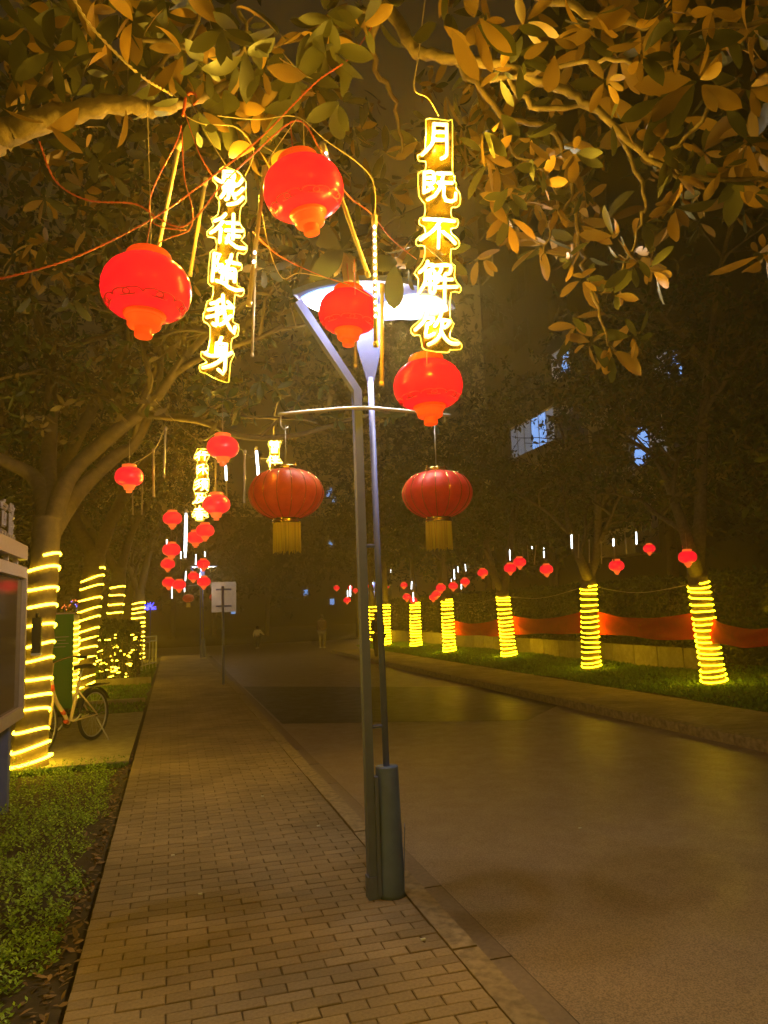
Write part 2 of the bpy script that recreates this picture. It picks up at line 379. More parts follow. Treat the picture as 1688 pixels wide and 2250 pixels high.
sheet('left_verge', [(-40, -10), (-.445, -10), (-.445, 32.5), (-40, 32.5)], -.03, m_soil)
MB_r = MB(); gx = [7.955, 8.3, 9, 10, 11.5, 14, 20, 60]; gz = [-.01, .0, .03, .06, .08, .1, .1, .1]
ys = [-10+i*1.5 for i in range(28)]
MB_r.quad_grid([[(x, y, z+.02*math.sin(y*1.7+x)) for x, z in zip(gx, gz)] for y in ys], False, False)
tag(MB_r.build('right_lawn', m_grass), kind='structure')
MB_r.f = [tuple(reversed(f)) for f in MB_r.f]
for i, (x0, y0, x1, y1) in enumerate([(-3.2, 9.0, -.46, 13.5)]):
    pb = poly_box('concrete_pad', x0, y0, x1, y1, -.05, .012, m_joint); pb['kind'] = 'structure'
    for a in range(2):
        for b in range(3):
            xs = x0+(x1-x0)*a/2; yy = y0+(y1-y0)*b/3
            poly_box('slab', xs+.006, yy+.006, xs+(x1-x0)/2-.006, yy+(y1-y0)/3-.006, -.02, .025+.003*((a+b) % 2), m_slab, pb)
# low block kerb round the beds further on
for (yy, h) in ((15.4, .06), (19.6, .14)):
    q = MB().box((-2.9, yy, -.03), (-.5, yy+.1, h)).build('stone_edging', m_slab, None, False); tag(q, kind='structure')
# ------------------------------------------------------------------ grass and low plants
def scatter(name, n, fx, shape, m, size, zfun, upr, label=None, drop=None):
    P = np.array([fx() for _ in range(n)])
    P = np.c_[P, [zfun(p[0], p[1]) for p in P]]
    A = rng.normal(size=(n, 3))*np.array([1, 1, .35]); A[:, 2] = np.abs(A[:, 2])+upr
    N = rng.normal(size=(n, 3))*.5+np.array([0, 0, 1.]); L = size*rng.uniform(.5, 1.3, n)
    o = leaves_obj(name, P, A, N, L, shape, m); return o
lump = lambda x, y: .5+.5*math.sin(x*5.1+1.3*math.sin(y*3.7))*math.sin(y*4.3+x)
def herb_xy():
    while True:
        y = 1.7+ (random.random()**1.5)*7.5; x = -.53-random.random()*(.9+y*.32)
        edge = -.56-.07*math.sin(y*2.3)-.06*math.sin(y*7.1)
        if x < edge and not (y > 8.95): return (x, y)
def herb_z(x, y):
    h = .05+.13*lump(x, y)*min(1, (-.5-x)*2.2); return -.03+h*random.random()**.6
P, A, N, L = [], [], [], []
for _k in range(11500):
    x, y = herb_xy(); hh = .04+.2*lump(x, y)*min(1, max(.15, (-.52-x)*2.0))*random.uniform(.5, 1.25); lx, ly = random.gauss(0, .035), random.gauss(0, .035)
    for q in range(8):
        u = (q+1)/8; a = q*2.4+x*9; P.append((x+lx*u, y+ly*u, -.03+hh*u)); A.append((math.cos(a), math.sin(a), .35+.5*u)); N.append((random.gauss(0, .3), random.gauss(0, .3), 1)); L.append(random.uniform(.018, .036)*(1.15-.4*u))
hb = leaves_obj('ground_cover', P, A, N, L, LEAF_TINY, m_herb)
tag(hb, 'bright green low leafy plants filling the bed beside the paving', 'ground cover', kind='stuff')
lt = scatter('leaf_litter', 700, lambda: (-.45-abs(random.gauss(0, .08)), 1.8+random.random()*8), LEAF_LITE, m_dry, .05, lambda x, y: -.022, .02)
tag(lt, 'brown dry leaves lying along the soil edge of the paving', 'leaf litter', kind='stuff')
def gz_at(x): return float(np.interp(x, gx, gz))
def rg_xy():
    y = 7+random.random()**1.2*26; x = 7.97+random.random()*4.2; return (x, y)
rg = scatter('lawn_grass', 90000, rg_xy, LEAF_TINY, m_blade, .07, lambda x, y: gz_at(x)-.0+.02*math.sin(y*1.7+x), 1.0)
tag(rg, 'short green grass of the right verge under the lit trees', 'grass', kind='stuff')
lg = scatter('verge_grass', 30000, lambda: (-.5-random.random()*2.8, random.choice([8.9+random.random()*.5, 13.6+random.random()*14])), LEAF_TINY, m_blade, .06, lambda x, y: -.03, 1.0)
tag(lg, 'green grass of the left verge beyond the concrete pad', 'grass', kind='stuff')

# ================================================================== TREES
leaf_meshes = {m.name: single_leaf_meshes(m) for m in (m_leafA, m_leafB, m_leafD)}
def branchy(mb, p, d, length, r, lvl, tips, rnd, droop=-.05):
    n = 5; pts = [p.copy()]; d = d.normalized()
    for i in range(n):
        d = (d+Vector((rnd.gauss(0, .16), rnd.gauss(0, .16), rnd.gauss(0, .12)+(droop if lvl > 0 else .02)))).normalized()
        pts.append(pts[-1]+d*length/n)
    mb.tube(pts, lerp_rad(r, r*.55, n+1), 7 if lvl < 2 else 5)
    if lvl >= 2: tips.append((pts[-1], d)); tips.append((pts[3], d)); return
    for k in range(rnd.choice([3, 4]) if lvl == 0 else 4):
        q = pts[min(n, rnd.choice([2, 3, 4, 5]))]; a = rnd.uniform(0, 2*math.pi)
        side = Vector((math.cos(a), math.sin(a), rnd.uniform(-.1, .6)))
        branchy(mb, q, (d*.7+side).normalized(), length*rnd.uniform(.55, .75), r*.5, lvl+1, tips, rnd, droop)
def crown_cloud(parent, centre, radii, n, size, m, shape=LEAF_LITE, indiv=0, name='foliage', clump=40, zmin=None):
    # leaves gathered in clumps through an uneven ellipsoid
    P, A, N, L = [], [], [], []
    c = np.array(centre); rad = np.array(radii)
    for k in range(clump):
        u = unit(rng.normal(size=3))*rng.uniform(.35, 1.0)**.5*rng.uniform(.8, 1.12); cc = c+u*rad
        if zmin is not None and cc[2] < zmin: cc[2] = zmin+rng.uniform(0, 1.2)
        s = rad.mean()*rng.uniform(.12, .3)
        for q in range(n//clump//5):
            e = cc+rng.normal(size=3)*s*np.array([1, 1, .6])
            rosette(P, A, N, L, e, unit(e-c)+np.array([0, 0, -.2]), size, 5)
    return finish_leaves(parent, P, A, N, L, m, shape, indiv, name)
def finish_leaves(parent, P, A, N, L, m, shape, indiv, name='foliage'):
    P, A, N, L = map(np.array, (P, A, N, L))
    if indiv:
        v = P-np.array(EYE); f = v@np.array(fwd); x = v@np.array(RT)/np.maximum(f, .01); y = v@np.array(UP)/np.maximum(f, .01)
        ok = (f > .3) & (abs(x) < .52) & (abs(y) < .7)
        sc = np.where(ok, L/np.maximum(f, .1), 0); order = np.argsort(-sc)
        i = order[:indiv]; i = i[sc[i] > 0]; rest = np.setdiff1d(np.arange(len(P)), i)
        place_leaves(parent, P[i], A[i], N[i], L[i], leaf_meshes[m.name])
        P, A, N, L = P[rest], A[rest], N[rest], L[rest]
    if len(P): leaves_obj(name, P, A, N, L, shape, m, parent)
def spiral(axis_pts, radf, turns, r, m, name='rope_light', tilt=0, n=6, gap=None):
    path = smooth_path(axis_pts, 8); N_ = int(turns*18); pts = []
    for i in range(N_+1):
        t = i/N_; k = t*(len(path)-1); a = int(k); q = path[a].lerp(path[min(a+1, len(path)-1)], k-a); th = -2*math.pi*turns*t+1.0
        rr = radf(t)+r*.7
        pts.append(q+Vector((math.cos(th)*rr, math.sin(th)*rr, tilt*math.cos(th)+.012*math.sin(7*t*turns+2*th)+(.018 if axis_pts[0][0] < 5 else .007)*(math.sin(2.3*th/6.28+axis_pts[0][1])+.7*math.sin(5.1*th/6.28)))))
    return MB().tube(pts, r, n).build(name, m)
# rows of trees with rope lights: (name, axis base, axis top of rope, r0, r1, turns)
def wrapped_tree(base, top, r0, r1, turns, fork, leafset, label, rlabel, crownc, crownr, nleaf, seed, size=.15, bark=m_barkY, rr=.013, indiv=0, lm=None, flare=1.25, zmin=2.7, tilt=.06):
    rnd = random.Random(seed); base = Vector(base); top = Vector(top)
    t = empty('shade_tree', base); t['label'] = label; t['category'] = 'tree'; t['group'] = 'trees with rope lights round their trunks'
    inv = -base; axis = [base+Vector((0, 0, -.12)), base.lerp(top, .33)+Vector((rnd.uniform(-.02, .02), 0, 0)), base.lerp(top, .66), top, top+(top-base)*.16+Vector((0, 0, .1))]
    sp = [p-base for p in smooth_path(axis, 8)]; n = len(sp)
    rad = [(r0+(r1-r0)*i/(n-1))*(1+(flare-1)*max(0, 1-i/5)) * (1+.05*math.sin(i*1.9+seed)) for i in range(n)]
    mb = MB().tube(sp, rad, 14); tips = []
    end = sp[-1]
    for f in fork:
        fp = [Vector(q)-base for q in f]; ps = smooth_path([end-Vector((0, 0, .25))]+fp, 6); mb2 = mb
        mb2.tube(ps, lerp_rad(r1*.8, r1*.34, len(ps)), 9)
        for k in range(3): 
            q = ps[max(2, len(ps)-1-k*3)]; branchy(mb, q, (ps[-1]-ps[-3])+Vector((rnd.uniform(-.5, .5), rnd.uniform(-.5, .5), .2)), rnd.uniform(1.2, 2.0), r1*.3, 0, tips, rnd)
    mb.build('trunk', bark, t)
    P, A, N, L = [], [], [], []
    for p, d in tips: rosette(P, A, N, L, p, d, size, 7)
    c = Vector(crownc)-base
    for k in range(nleaf//30):
        u = unit(rng.normal(size=3))*rng.uniform(.3, 1)**.5; cc = np.array(c)+u*np.array(crownr)
        if cc[2] < zmin: cc[2] = zmin+rng.uniform(0, 1.5)
        for q in range(5):
            e = cc+rng.normal(size=3)*.32; rosette(P, A, N, L, e, unit(rng.normal(size=3)+np.array([0, 0, -.3])), size, 6)
    for e in leafset:
        e = Vector(e)-base; rosette(P, A, N, L, e, unit(rng.normal(size=3)+np.array([0, -.6, -.2])), size*1.05, 7)
    lm = lm or m_leafB
    PW = [p+np.array(base) for p in P]
    if indiv:
        Pn = np.array(PW); v = Pn-np.array(EYE); f_ = v@np.array(fwd); x = v@np.array(RT)/np.maximum(f_, .01); y = v@np.array(UP)/np.maximum(f_, .01)
        Ln = np.array(L); sc = np.where((f_ > .3) & (abs(x) < .52) & (abs(y) < .7), Ln/np.maximum(f_, .1), 0); i = np.argsort(-sc)[:indiv]; rest = np.setdiff1d(np.arange(len(P)), i)
        i = i[gap_mask(Pn[i])]; Pa, Aa, Na = np.array(P), np.array(A), np.array(N)
        place_leaves(t, Pa[i], Aa[i], Na[i], Ln[i], leaf_meshes[lm.name]); leaves_obj('foliage', Pa[rest], Aa[rest], Na[rest], Ln[rest], LEAF_LITE, lm, t)
    else: leaves_obj('foliage', P, A, N, L, LEAF_LITE, lm, t)
    if turns:
        rp = spiral([base+Vector((0, 0, .06))]+[base.lerp(top, k) for k in (.33, .66, 1)], lambda u: (r0+(r1-r0)*u*.86)*(1+(flare-1)*max(0, 1-u*6)), turns, rr, m_rope if base.x < 5 else m_rope2, tilt=tilt)
        tag(rp, rlabel, 'rope light', 'rope lights wound round the trunks')
    return t
T1b = Vector((-1.52, 9.2, -.02)); T1t = onY(97*KK, 1205*KK, 9.2)
T1fork = [[D(150, 1030, 9.3), D(230, 950, 9.2), D(300, 893, 9.1), D(345, 850, 9.0), D(400, 770, 8.8)],
          [D(170, 1062, 9.5), D(250, 985, 9.6), D(290, 960, 9.6), D(330, 880, 9.5)],
          [D(82, 1040, 9.4), D(0, 990, 9.3), D(-80, 930, 9.2)],
          [D(105, 1000, 9.8), D(110, 880, 10), D(105, 760, 10.1), D(60, 640, 10.1)],
          [D(120, 1050, 10), D(190, 900, 10.5), D(270, 760, 10.8), D(330, 640, 11)]]
T1leaf = [D(x, y, d) for x, y, d in [(10, 830, 7.6), (30, 860, 7.4), (45, 905, 7.3), (20, 940, 7.4), (60, 850, 7.8), (300, 810, 7.8), (320, 870, 7.8), (350, 890, 7.6), (410, 815, 7.5), (440, 830, 7.4), (455, 850, 7.6),
    (490, 860, 7.4), (500, 900, 7.4), (515, 880, 7.2), (560, 825, 7.2), (590, 835, 7.3), (600, 860, 7.2), (625, 800, 7.4), (650, 790, 7.4), (680, 810, 7.3), (700, 830, 7.4), (720, 850, 7.2), (735, 905, 7.2), (545, 855, 7.4), (470, 910, 7.5), (450, 880, 7.6), (270, 850, 8), (250, 900, 8),
    (300, 560, 8), (330, 600, 8), (640, 870, 7.3), (750, 870, 7.2), (840, 900, 7.2), (860, 880, 7.3), (815, 860, 7.2), (930, 905, 7.4), (960, 880, 7.6)]]
t1 = wrapped_tree(T1b, T1t, .172, .152, 12.4, T1fork, T1leaf, 'large forked tree with rope light beside the notice board, nearest of the left row',
    'glowing yellow rope light round the trunk right behind the notice board', (-1.6, 10.2, 6.3), (4.2, 3.2, 2.6), 9000, 5, size=.16, rr=.015, indiv=300, flare=1.35, zmin=4.0)
mb = MB(); ps = smooth_path([D(300, 893, 9.1), D(430, 908, 8.4), D(500, 935, 8.0), D(560, 945, 7.8), D(650, 938, 7.6), D(760, 905, 7.4), D(850, 890, 7.4), D(960, 880, 7.5)], 6)
mb.tube([p-T1b for p in ps], lerp_rad(.05, .012, len(ps)), 7)
for a in ([(430, 908, 8.4), (480, 870, 8), (560, 830, 7.4)], [(560, 945, 7.8), (620, 890, 7.4), (690, 820, 7.3)], [(500, 900, 8), (640, 905, 7.6), (700, 920, 7.5)], [(300, 890, 9), (330, 820, 8.2), (300, 760, 8)]):
    pp = smooth_path([D(*q)-T1b for q in a], 5); mb.tube(pp, lerp_rad(.018, .006, len(pp)), 5)
mb.build('limb', m_barkY, t1)
wrapped_tree((-2.03, 18.65, -.02), onY(202*KK, 1235*KK, 18.65), .27, .235, 12.3, [[(-1.2, 19, 4.5), (-.4, 19.5, 6)], [(-2.6, 18.8, 4.6), (-3.4, 18.6, 6.2)]], [], 'thick straight tree with rope light behind the parked bicycle, second of the left row',
    'glowing yellow rope light round the thick trunk behind the bicycle', (-2.2, 19, 6.8), (3.6, 3.6, 2.6), 6000, 6, rr=.016, size=.17, flare=1.1, tilt=.11)
wrapped_tree((-1.86, 24.6, -.02), onY(255*KK, 1262*KK, 24.6), .25, .2, 11, [[(-1.2, 25, 4.5), (-.4, 25.5, 6)], [(-2.6, 24.8, 4.6), (-3.4, 24.6, 6.2)]], [], 'tree with rope light half hidden by the dark shrub, third of the left row',
    'glowing yellow rope light partly hidden behind the dark shrub', (-2.2, 25, 6.8), (3.8, 3.6, 2.6), 5000, 7, rr=.018, size=.18, flare=1.1)
p4 = onY(297*KK, 1402*KK, 30.5); wrapped_tree((p4.x-.02, 30.5, -.45+.42), onY(300*KK, 1300*KK, 30.5), .25, .21, 13, [[(-.8, 31, 4.5), (-.2, 31.5, 6)], [(-1.9, 31, 4.6)]], [], 'tree with tight rope light beside the white railing, farthest of the left row',
    'glowing yellow rope light above the white railing', (-1.6, 31.5, 6.6), (3.8, 3.6, 2.6), 5000, 8, rr=.019, size=.2, flare=1.1)
# right row
RT_ = [((1543, 1478), (1508, 1258), 17.5, 'leaning tree with rope light, rightmost where two red banners meet', [[(1480, 1150), (1440, 1040)], [(1512, 1120), (1520, 900), (1540, 700)]]),
       ((1278, 1446), (1271, 1264), 16.5, 'upright tree with rope light between the second and third red banner spans', [[(1250, 1200), (1225, 1120)], [(1290, 1180), (1290, 1050)]]),
       ((1100, 1420), (1086, 1287), 16, 'tree with rope light where the first and second red banner spans meet', [[(1062, 1225), (1040, 1120)], [(1100, 1200), (1110, 1080)]]),
       ((971, 1409), (965, 1295), 15.5, 'tree with rope light at the left end of the red banners', [[(960, 1220), (950, 1130)]]),
       ((899, 1397), (896, 1302), 14.5, 'tree with rope light standing between the lamp post and the banners', [[(890, 1230), (880, 1150)]]),
       ((833, 1394), (832, 1305), 14, 'tree with rope light just right of the lamp post pole', [[(830, 1240), (820, 1170)]]),
       ((810, 1384), (804, 1308), 10, 'tree with rope light seen between the two poles of the lamp post', [[(800, 1260), (790, 1200)]])]
RTREE = []
for i, (b, tp, turns, lab, fk) in enumerate(RT_):
    g0 = onZ(b[0]*KK, b[1]*KK, .06); top = onY(tp[0]*KK, tp[1]*KK, g0.y); dep = (g0-EYE).dot(fwd); r = [.2, .2, .205, .2, .21, .21, .2][i]
    forks = [[D(x, y, dep+random.uniform(-.6, .3)) for x, y in f] for f in fk]
    RTREE.append((g0, top, dep))
    wrapped_tree(g0, top, r, r*.86, turns, forks, [], lab, 'yellow rope light on the '+lab.replace(' with rope light', ''), (g0.x+.3, g0.y, 5.4), (3.2, 2.6, 2.2), [9000, 8000, 6000, 5000, 4000, 3000, 3000][i], 20+i, size=.15 if i < 3 else .2, bark=m_bark, rr=[.013, .013, .016, .018, .019, .021, .022][i],
        indiv=300 if i == 0 else 0, lm=m_leafD if i else m_leafB, flare=1.1, zmin=2.6, tilt=.03)

# ------------------------------------------------------------------ the near tree that spreads over the camera
NB = Vector((-2.0, 2.3, -.03))
nt_ = empty('overhanging_tree', NB); tag(nt_, 'broad-leaved tree whose branches hang over the lanterns and neon signs', 'tree')
mb = MB()
tr = smooth_path([NB+Vector((0, 0, -.1)), (-1.97, 2.3, 1.2), (-1.9, 2.25, 2.4), (-1.75, 2.3, 3.2)], 6); mb.tube([p-NB for p in tr], lerp_rad(.2, .13, len(tr)), 12)
limbs = [([(-1.85, 2.3, 2.5), D(-90, 325, 2.9), D(0, 290, 3.0), D(60, 268, 3.0), D(130, 250, 3.0), D(250, 228, 3.0), D(330, 232, 3.05), D(392, 226, 3.1), D(470, 190, 3.3), D(560, 150, 3.6)], .075, .008),
    ([(-1.75, 2.3, 3.2), (-.9, 2.4, 4.2), D(430, -120, 3.3), D(650, -60, 3.3), D(830, 10, 3.3), D(890, 100, 3.2), D(960, 128, 3.1), D(1080, 140, 3.0), D(1200, 190, 2.9), D(1290, 240, 2.9), D(1400, 340, 2.8), D(1470, 382, 2.8), D(1660, 385, 2.8)], .04, .007),
    ([D(650, -60, 3.3), D(900, -80, 2.9), D(1120, -20, 2.7), D(1300, 30, 2.6), D(1480, 60, 2.6), D(1700, 40, 2.7)], .022, .007),
    ([D(830, 10, 3.3), D(800, 110, 3.5), D(850, 220, 3.8), D(870, 330, 4.0)], .02, .006),
    ([D(1080, 140, 3.0), D(1150, 230, 3.0), D(1300, 245, 3.0), D(1395, 420, 3.0), D(1385, 470, 3.0), D(1365, 540, 3.0)], .013, .005),
    ([D(980, 128, 3.1), D(1085, 245, 3.2), D(1200, 290, 3.2), D(1240, 420, 3.2), D(1250, 520, 3.2), D(1270, 600, 3.1), D(1300, 700, 3.0), D(1330, 760, 3.0)], .014, .004),
    ([D(1060, 170, 3.0), D(1150, 160, 2.9), D(1290, 130, 2.7), D(1400, 145, 2.6), D(1510, 120, 2.6), D(1560, 60, 2.6)], .012, .004),
    ([D(1085, 245, 3.2), D(1110, 330, 3.3), D(1180, 370, 3.3), D(1210, 470, 3.3)], .008, .004),
    ([D(1400, 340, 2.8), D(1480, 300, 2.7), D(1540, 210, 2.6), D(1600, 160, 2.6)], .010, .004),
    ([D(1240, 420, 3.2), D(1190, 500, 3.2), D(1170, 560, 3.2)], .007, .003), ([D(1365, 540, 3.0), D(1330, 600, 3.0), D(1300, 640, 3.0)], .006, .003),
    ([D(1470, 382, 2.8), D(1440, 330, 2.7), D(1420, 280, 2.7)], .007, .004),
    ([D(60, 268, 3.0), D(110, 160, 3.0), D(190, 60, 3.0), D(240, -30, 3.0)], .02, .008), ([D(190, 60, 3), D(330, 90, 3), D(500, 120, 3.1), D(590, 60, 3.1)], .012, .005),
    ([D(250, 228, 3.0), D(350, 140, 3.1), D(420, 60, 3.1), D(430, -40, 3.1)], .014, .006), ([D(830, 10, 3.3), D(720, 60, 3.2), D(640, 150, 3.3), D(520, 280, 3.5)], .012, .005),
    ([D(520, 20, 2.9), D(530, 80, 2.9), D(500, 150, 3.0)], .009, .005)]
for pts, r0, r1 in limbs:
    ps = smooth_path(pts, 6); ps = [p-NB+Vector((random.gauss(0, .006), random.gauss(0, .006), random.gauss(0, .006))) for p in ps]
    mb.tube(ps, [r0*(1-i/len(ps))**1.0+r1*(i/len(ps)) for i in range(len(ps))], 8)
mb.build('trunk', m_barkN, nt_)
P, A, N, L = [], [], [], []
def ros(x, y, d, size, n, dd=None):
    c = np.array(D(x, y, d)-NB); k = len(N); rosette(P, A, N, L, c, dd if dd is not None else unit(rng.normal(size=3)*.6+np.array([0, -.7, -.5])), size, n)
    for q in range(k, len(N)):
        if rng.random() < (.66 if x > 860 else .3): N[q] = -N[q]
right = [(1030, 30, 2.2, .15, 6), (990, 60, 2.3, .15, 5), (1190, 80, 2.3, .13, 7), (1130, 70, 2.4, .12, 6), (1260, 50, 2.3, .13, 6), (1290, 20, 2.2, .13, 6), (1380, 60, 2.2, .14, 6), (1390, 110, 2.3, .13, 6), (1500, 170, 2.4, .16, 7), (1430, 210, 2.5, .14, 7),
 (1160, 300, 2.9, .13, 6), (1180, 360, 3.0, .12, 6), (1240, 330, 3.0, .12, 7), (1100, 400, 3.0, .14, 7), (1150, 400, 3.0, .12, 6), (1200, 470, 3.1, .12, 7), (1100, 490, 3.1, .14, 6), (1430, 300, 2.6, .11, 7), (1450, 360, 2.7, .12, 7), (1480, 400, 2.7, .14, 7),
 (1340, 500, 2.9, .13, 7), (1400, 500, 2.9, .13, 7), (1360, 580, 2.9, .12, 7), (1420, 590, 2.9, .12, 7), (1460, 450, 2.8, .14, 6), (1560, 350, 2.7, .12, 6), (1620, 310, 2.7, .12, 7), (1640, 60, 2.5, .15, 6), (1220, 560, 3.1, .11, 7), (1270, 600, 3.0, .12, 7),
 (1320, 640, 3.0, .12, 7), (1250, 710, 3.0, .13, 6), (1290, 740, 3.0, .12, 7), (1320, 765, 3.0, .13, 7), (1360, 720, 3.0, .12, 7), (1060, 280, 2.9, .12, 6), (1130, 130, 2.7, .11, 6), (1560, 110, 2.6, .14, 7), (1620, 190, 2.6, .14, 6), (1310, 180, 2.6, .12, 6), (1350, 260, 2.7, .11, 6), (1270, 410, 3.1, .10, 6), (1550, 20, 2.4, .14, 7), (1450, 20, 2.3, .13, 6), (1490, 80, 2.4, .12, 6), (1075, 170, 2.8, .11, 5), (1640, 400, 2.8, .12, 6)]
left = [(110, 110, 2.8, .15, 7), (60, 190, 2.8, .16, 7), (20, 230, 2.7, .17, 6), (200, 90, 2.8, .14, 7), (290, 50, 2.8, .15, 7), (360, 30, 2.8, .15, 7), (480, 50, 2.7, .15, 7), (530, 120, 2.8, .14, 7), (570, 140, 2.8, .14, 6), (610, 70, 2.8, .15, 7), (250, 200, 2.85, .15, 6), (320, 210, 2.85, .17, 6),
 (90, 230, 2.8, .16, 7), (170, 170, 2.8, .15, 7), (230, 140, 2.8, .15, 7), (340, 150, 2.9, .16, 7), (400, 190, 2.95, .16, 7), (440, 240, 3.1, .16, 7), (560, 230, 3.2, .15, 6), (640, 160, 3.1, .14, 7), (720, 40, 3.0, .15, 7), (790, 50, 3.0, .14, 6), (700, 120, 3.1, .14, 6), (410, 100, 2.9, .15, 7), (500, 200, 3.1, .15, 6),
 (745, 540, 4.2, .24, 9), (840, 560, 4.1, .2, 7), (150, 30, 2.8, .15, 7), (50, 60, 2.8, .15, 7), (20, 140, 2.8, .15, 7), (450, 150, 2.9, .15, 7), (255, 30, 2.8, .14, 6), (140, 250, 2.85, .14, 5), (690, 540, 4.3, .2, 6)]
for (x, y, d, s_, n) in right: ros(x, y, d, s_*1.05, n)
for (x, y, d, s_, n) in left: ros(x, y-(45 if x < 420 and y > 120 else 0), d+(.25 if x < 420 and y > 120 else 0), s_*1.15, n)
for a in [(105, 262, 2.7, .15, 3), (170, 265, 2.85, .13, 2), (270, 240, 2.85, .13, 2), (330, 240, 2.9, .15, 3), (410, 280, 2.95, .15, 2)]: ros(*a)
rr_ = random.Random(4)
for k in range(190):            # the rest of the crown, further up and back
    x = rr_.uniform(-40, 1700); y = rr_.uniform(-60, 560) if x > 860 else rr_.uniform(-60, 330)
    if 830 < x < 910 and y < 250: continue
    if x > 1000 and y > 330 and rr_.random() < .45: continue
    if x < 860 and rr_.random() < .15: continue
    ros(x, y, rr_.uniform(3.2, 4.6), rr_.uniform(.15, .2), 6)
for k in range(430):
    x = rr_.uniform(-40, 1300); y = rr_.uniform(150, 640 if x < 1000 else 520)
    if x > 1000 and rr_.random() < .3: continue
    if 820 < x < 900 and y < 260: continue
    ros(x, y, rr_.uniform(4.4, 7.0), rr_.uniform(.13, .17), 6)
Pn, An, Nn, Ln = map(np.array, (P, A, N, L)); v = Pn+np.array(NB-EYE); f_ = v@np.array(fwd); xx = v@np.array(RT)/f_; yy = v@np.array(UP)/f_
sc = np.where((abs(xx) < .52) & (abs(yy) < .7), Ln/f_, 0); i = np.argsort(-sc)[:300]; rest = np.setdiff1d(np.arange(len(Pn)), i)
place_leaves(nt_, Pn[i], An[i], Nn[i], Ln[i], leaf_meshes[m_leafA.name]); leaves_obj('foliage', Pn[rest], An[rest], Nn[rest], Ln[rest], LEAF_FULL, m_leafA, nt_)

# ------------------------------------------------------------------ background trees and hedges
def back_tree(x, y, h, r, n, lab, m=m_leafD, grp='dark trees in the background', size=.28):
    t = empty('background_tree', (x, y, 0)); tag(t, lab, 'tree', grp)
    mb = MB().tube([(0, 0, -.1), (.1, 0, h*.3), (0, .1, h*.6)], [.22, .17, .1], 8); tips = []
    for k in range(4): branchy(mb, Vector((0, .05, h*(.3+.08*k))), Vector((math.cos(k*1.7), math.sin(k*1.7), .8)), r*.8, .08, 1, tips, random.Random(int(x*7+y)+k))
    mb.build('trunk', m_bark, t)
    crown_cloud(t, (0, 0, h*.62), (r, r, h*.36), n, size, m, name='foliage', clump=46)
BT = [(14.5, 15, 9, 3.2), (15.5, 20.5, 11, 3.4), (14.2, 26, 10, 3.2), (15, 34, 11, 3.6), (12.6, 9.5, 9, 3.0), (15.5, 42, 26, 5.2), (11.5, 46.5, 27, 5.6), (-6.5, 12, 10, 3.4), (-6, 18, 11, 3.4), (-6.5, 26, 11, 3.6), (-6, 36, 12, 4), (-5, 47, 13, 4.4), (-11, 22, 12, 4.2), (-12, 38, 13, 4.5)]
BL = ['dark tree behind the widest red banner', 'dark tree behind the upright lit tree', 'dark tree behind the second red banner from the left', 'dark tree behind the fourth lit tree of the right row', 'dark tree nearest the right edge of the photo', 'dark tree before the far end of the apartment block', 'dark tree at the corner of the right pavement end',
      'dark tree behind the notice board', 'dark tree behind the thick second left trunk', 'dark tree behind the dark shrub', 'dark tree beyond the farthest left lit trunk', 'dark tree at the far end of the left row', 'tall dark tree in the back left between two others', 'tallest dark tree in the far back left']
for (x, y, h, r), lb in zip(BT, BL):
    back_tree(x, y, h, r, 5200 if h < 20 else 7500, lb, size=.28 if h < 20 else .42)
for (x, y) in [(0, 60), (7, 58), (14, 56), (21, 52), (-8, 60), (-16, 56), (3.5, 66), (28, 50), (36, 48), (-26, 52)]:
    back_tree(x, y, 13 if x not in (0, 7) else 9.5, 5.2, 3600, ('tall dark tree beyond the cross street, %s' % {0: 'straight ahead past the kerb', 7: 'behind the lamp post', 14: 'behind the fifth lit tree', 21: 'behind the red banners', -8: 'left of the road end', -16: 'far left', 3.5: 'tallest at the end of the road', 28: 'behind the hedge', 36: 'farthest right', -26: 'farthest left'}[x]), grp='trees beyond the cross street', size=.5)
def hedge(name, x0, x1, y0, y1, h, n, lab, z0=.0, size=.07, m=m_hedge, cat='hedge'):
    P = np.c_[rng.uniform(x0, x1, n), rng.uniform(y0, y1, n), z0+h*(1-rng.uniform(0, 1, n)**2.2*.98)]
    P[:, 2] += .1*np.sin(P[:, 1]*2.1)*np.sin(P[:, 0]*3)
    A = rng.normal(size=(n, 3)); N = rng.normal(size=(n, 3)); t = empty(name, ((x0+x1)/2, (y0+y1)/2, 0)); tag(t, lab, cat)
    P -= np.array(t.location); leaves_obj('foliage', P, A, N, size*rng.uniform(.6, 1.3, n), LEAF_LITE, m, t)
    mb = MB(); rn = random.Random(int(n+x0*3))
    for k in range(40):
        a = Vector((rn.uniform(x0, x1), rn.uniform(y0, y1), z0))-t.location; mb.tube([a, a+Vector((rn.uniform(-.1, .1), rn.uniform(-.1, .1), h*.8))], .012, 4)
    mb.build('stem', m_bark, t, kind='stuff'); return t
hedge('tall_hedge', 11.3, 12.8, 9, 40, 2.1, 30000, 'tall dark hedge running behind the red banners', size=.12)
hedge('low_hedge', 10.8, 11.2, 12.5, 34, .65, 9000, 'low thin hedge at the foot of the banners', size=.08)
hedge('round_shrub', -1.75, -.85, 20.2, 22.4, 1.45, 9000, 'dark bushy shrub with rope light glimpsed through it beside the white railing', size=.09, cat='shrub')
hedge('left_hedge', -4.6, -3.3, 10, 32, 1.9, 16000, 'dark hedge closing off the left verge behind the trees', size=.12)
t = MB(); 
for k in range(26): y = 13+k*.9; t.box((10.62, y, 0), (10.7, y+.86, .55))
tag(t.build('garden_wall', m_slab, None, False), 'low pale wall behind the low hedge of the right verge', 'wall')
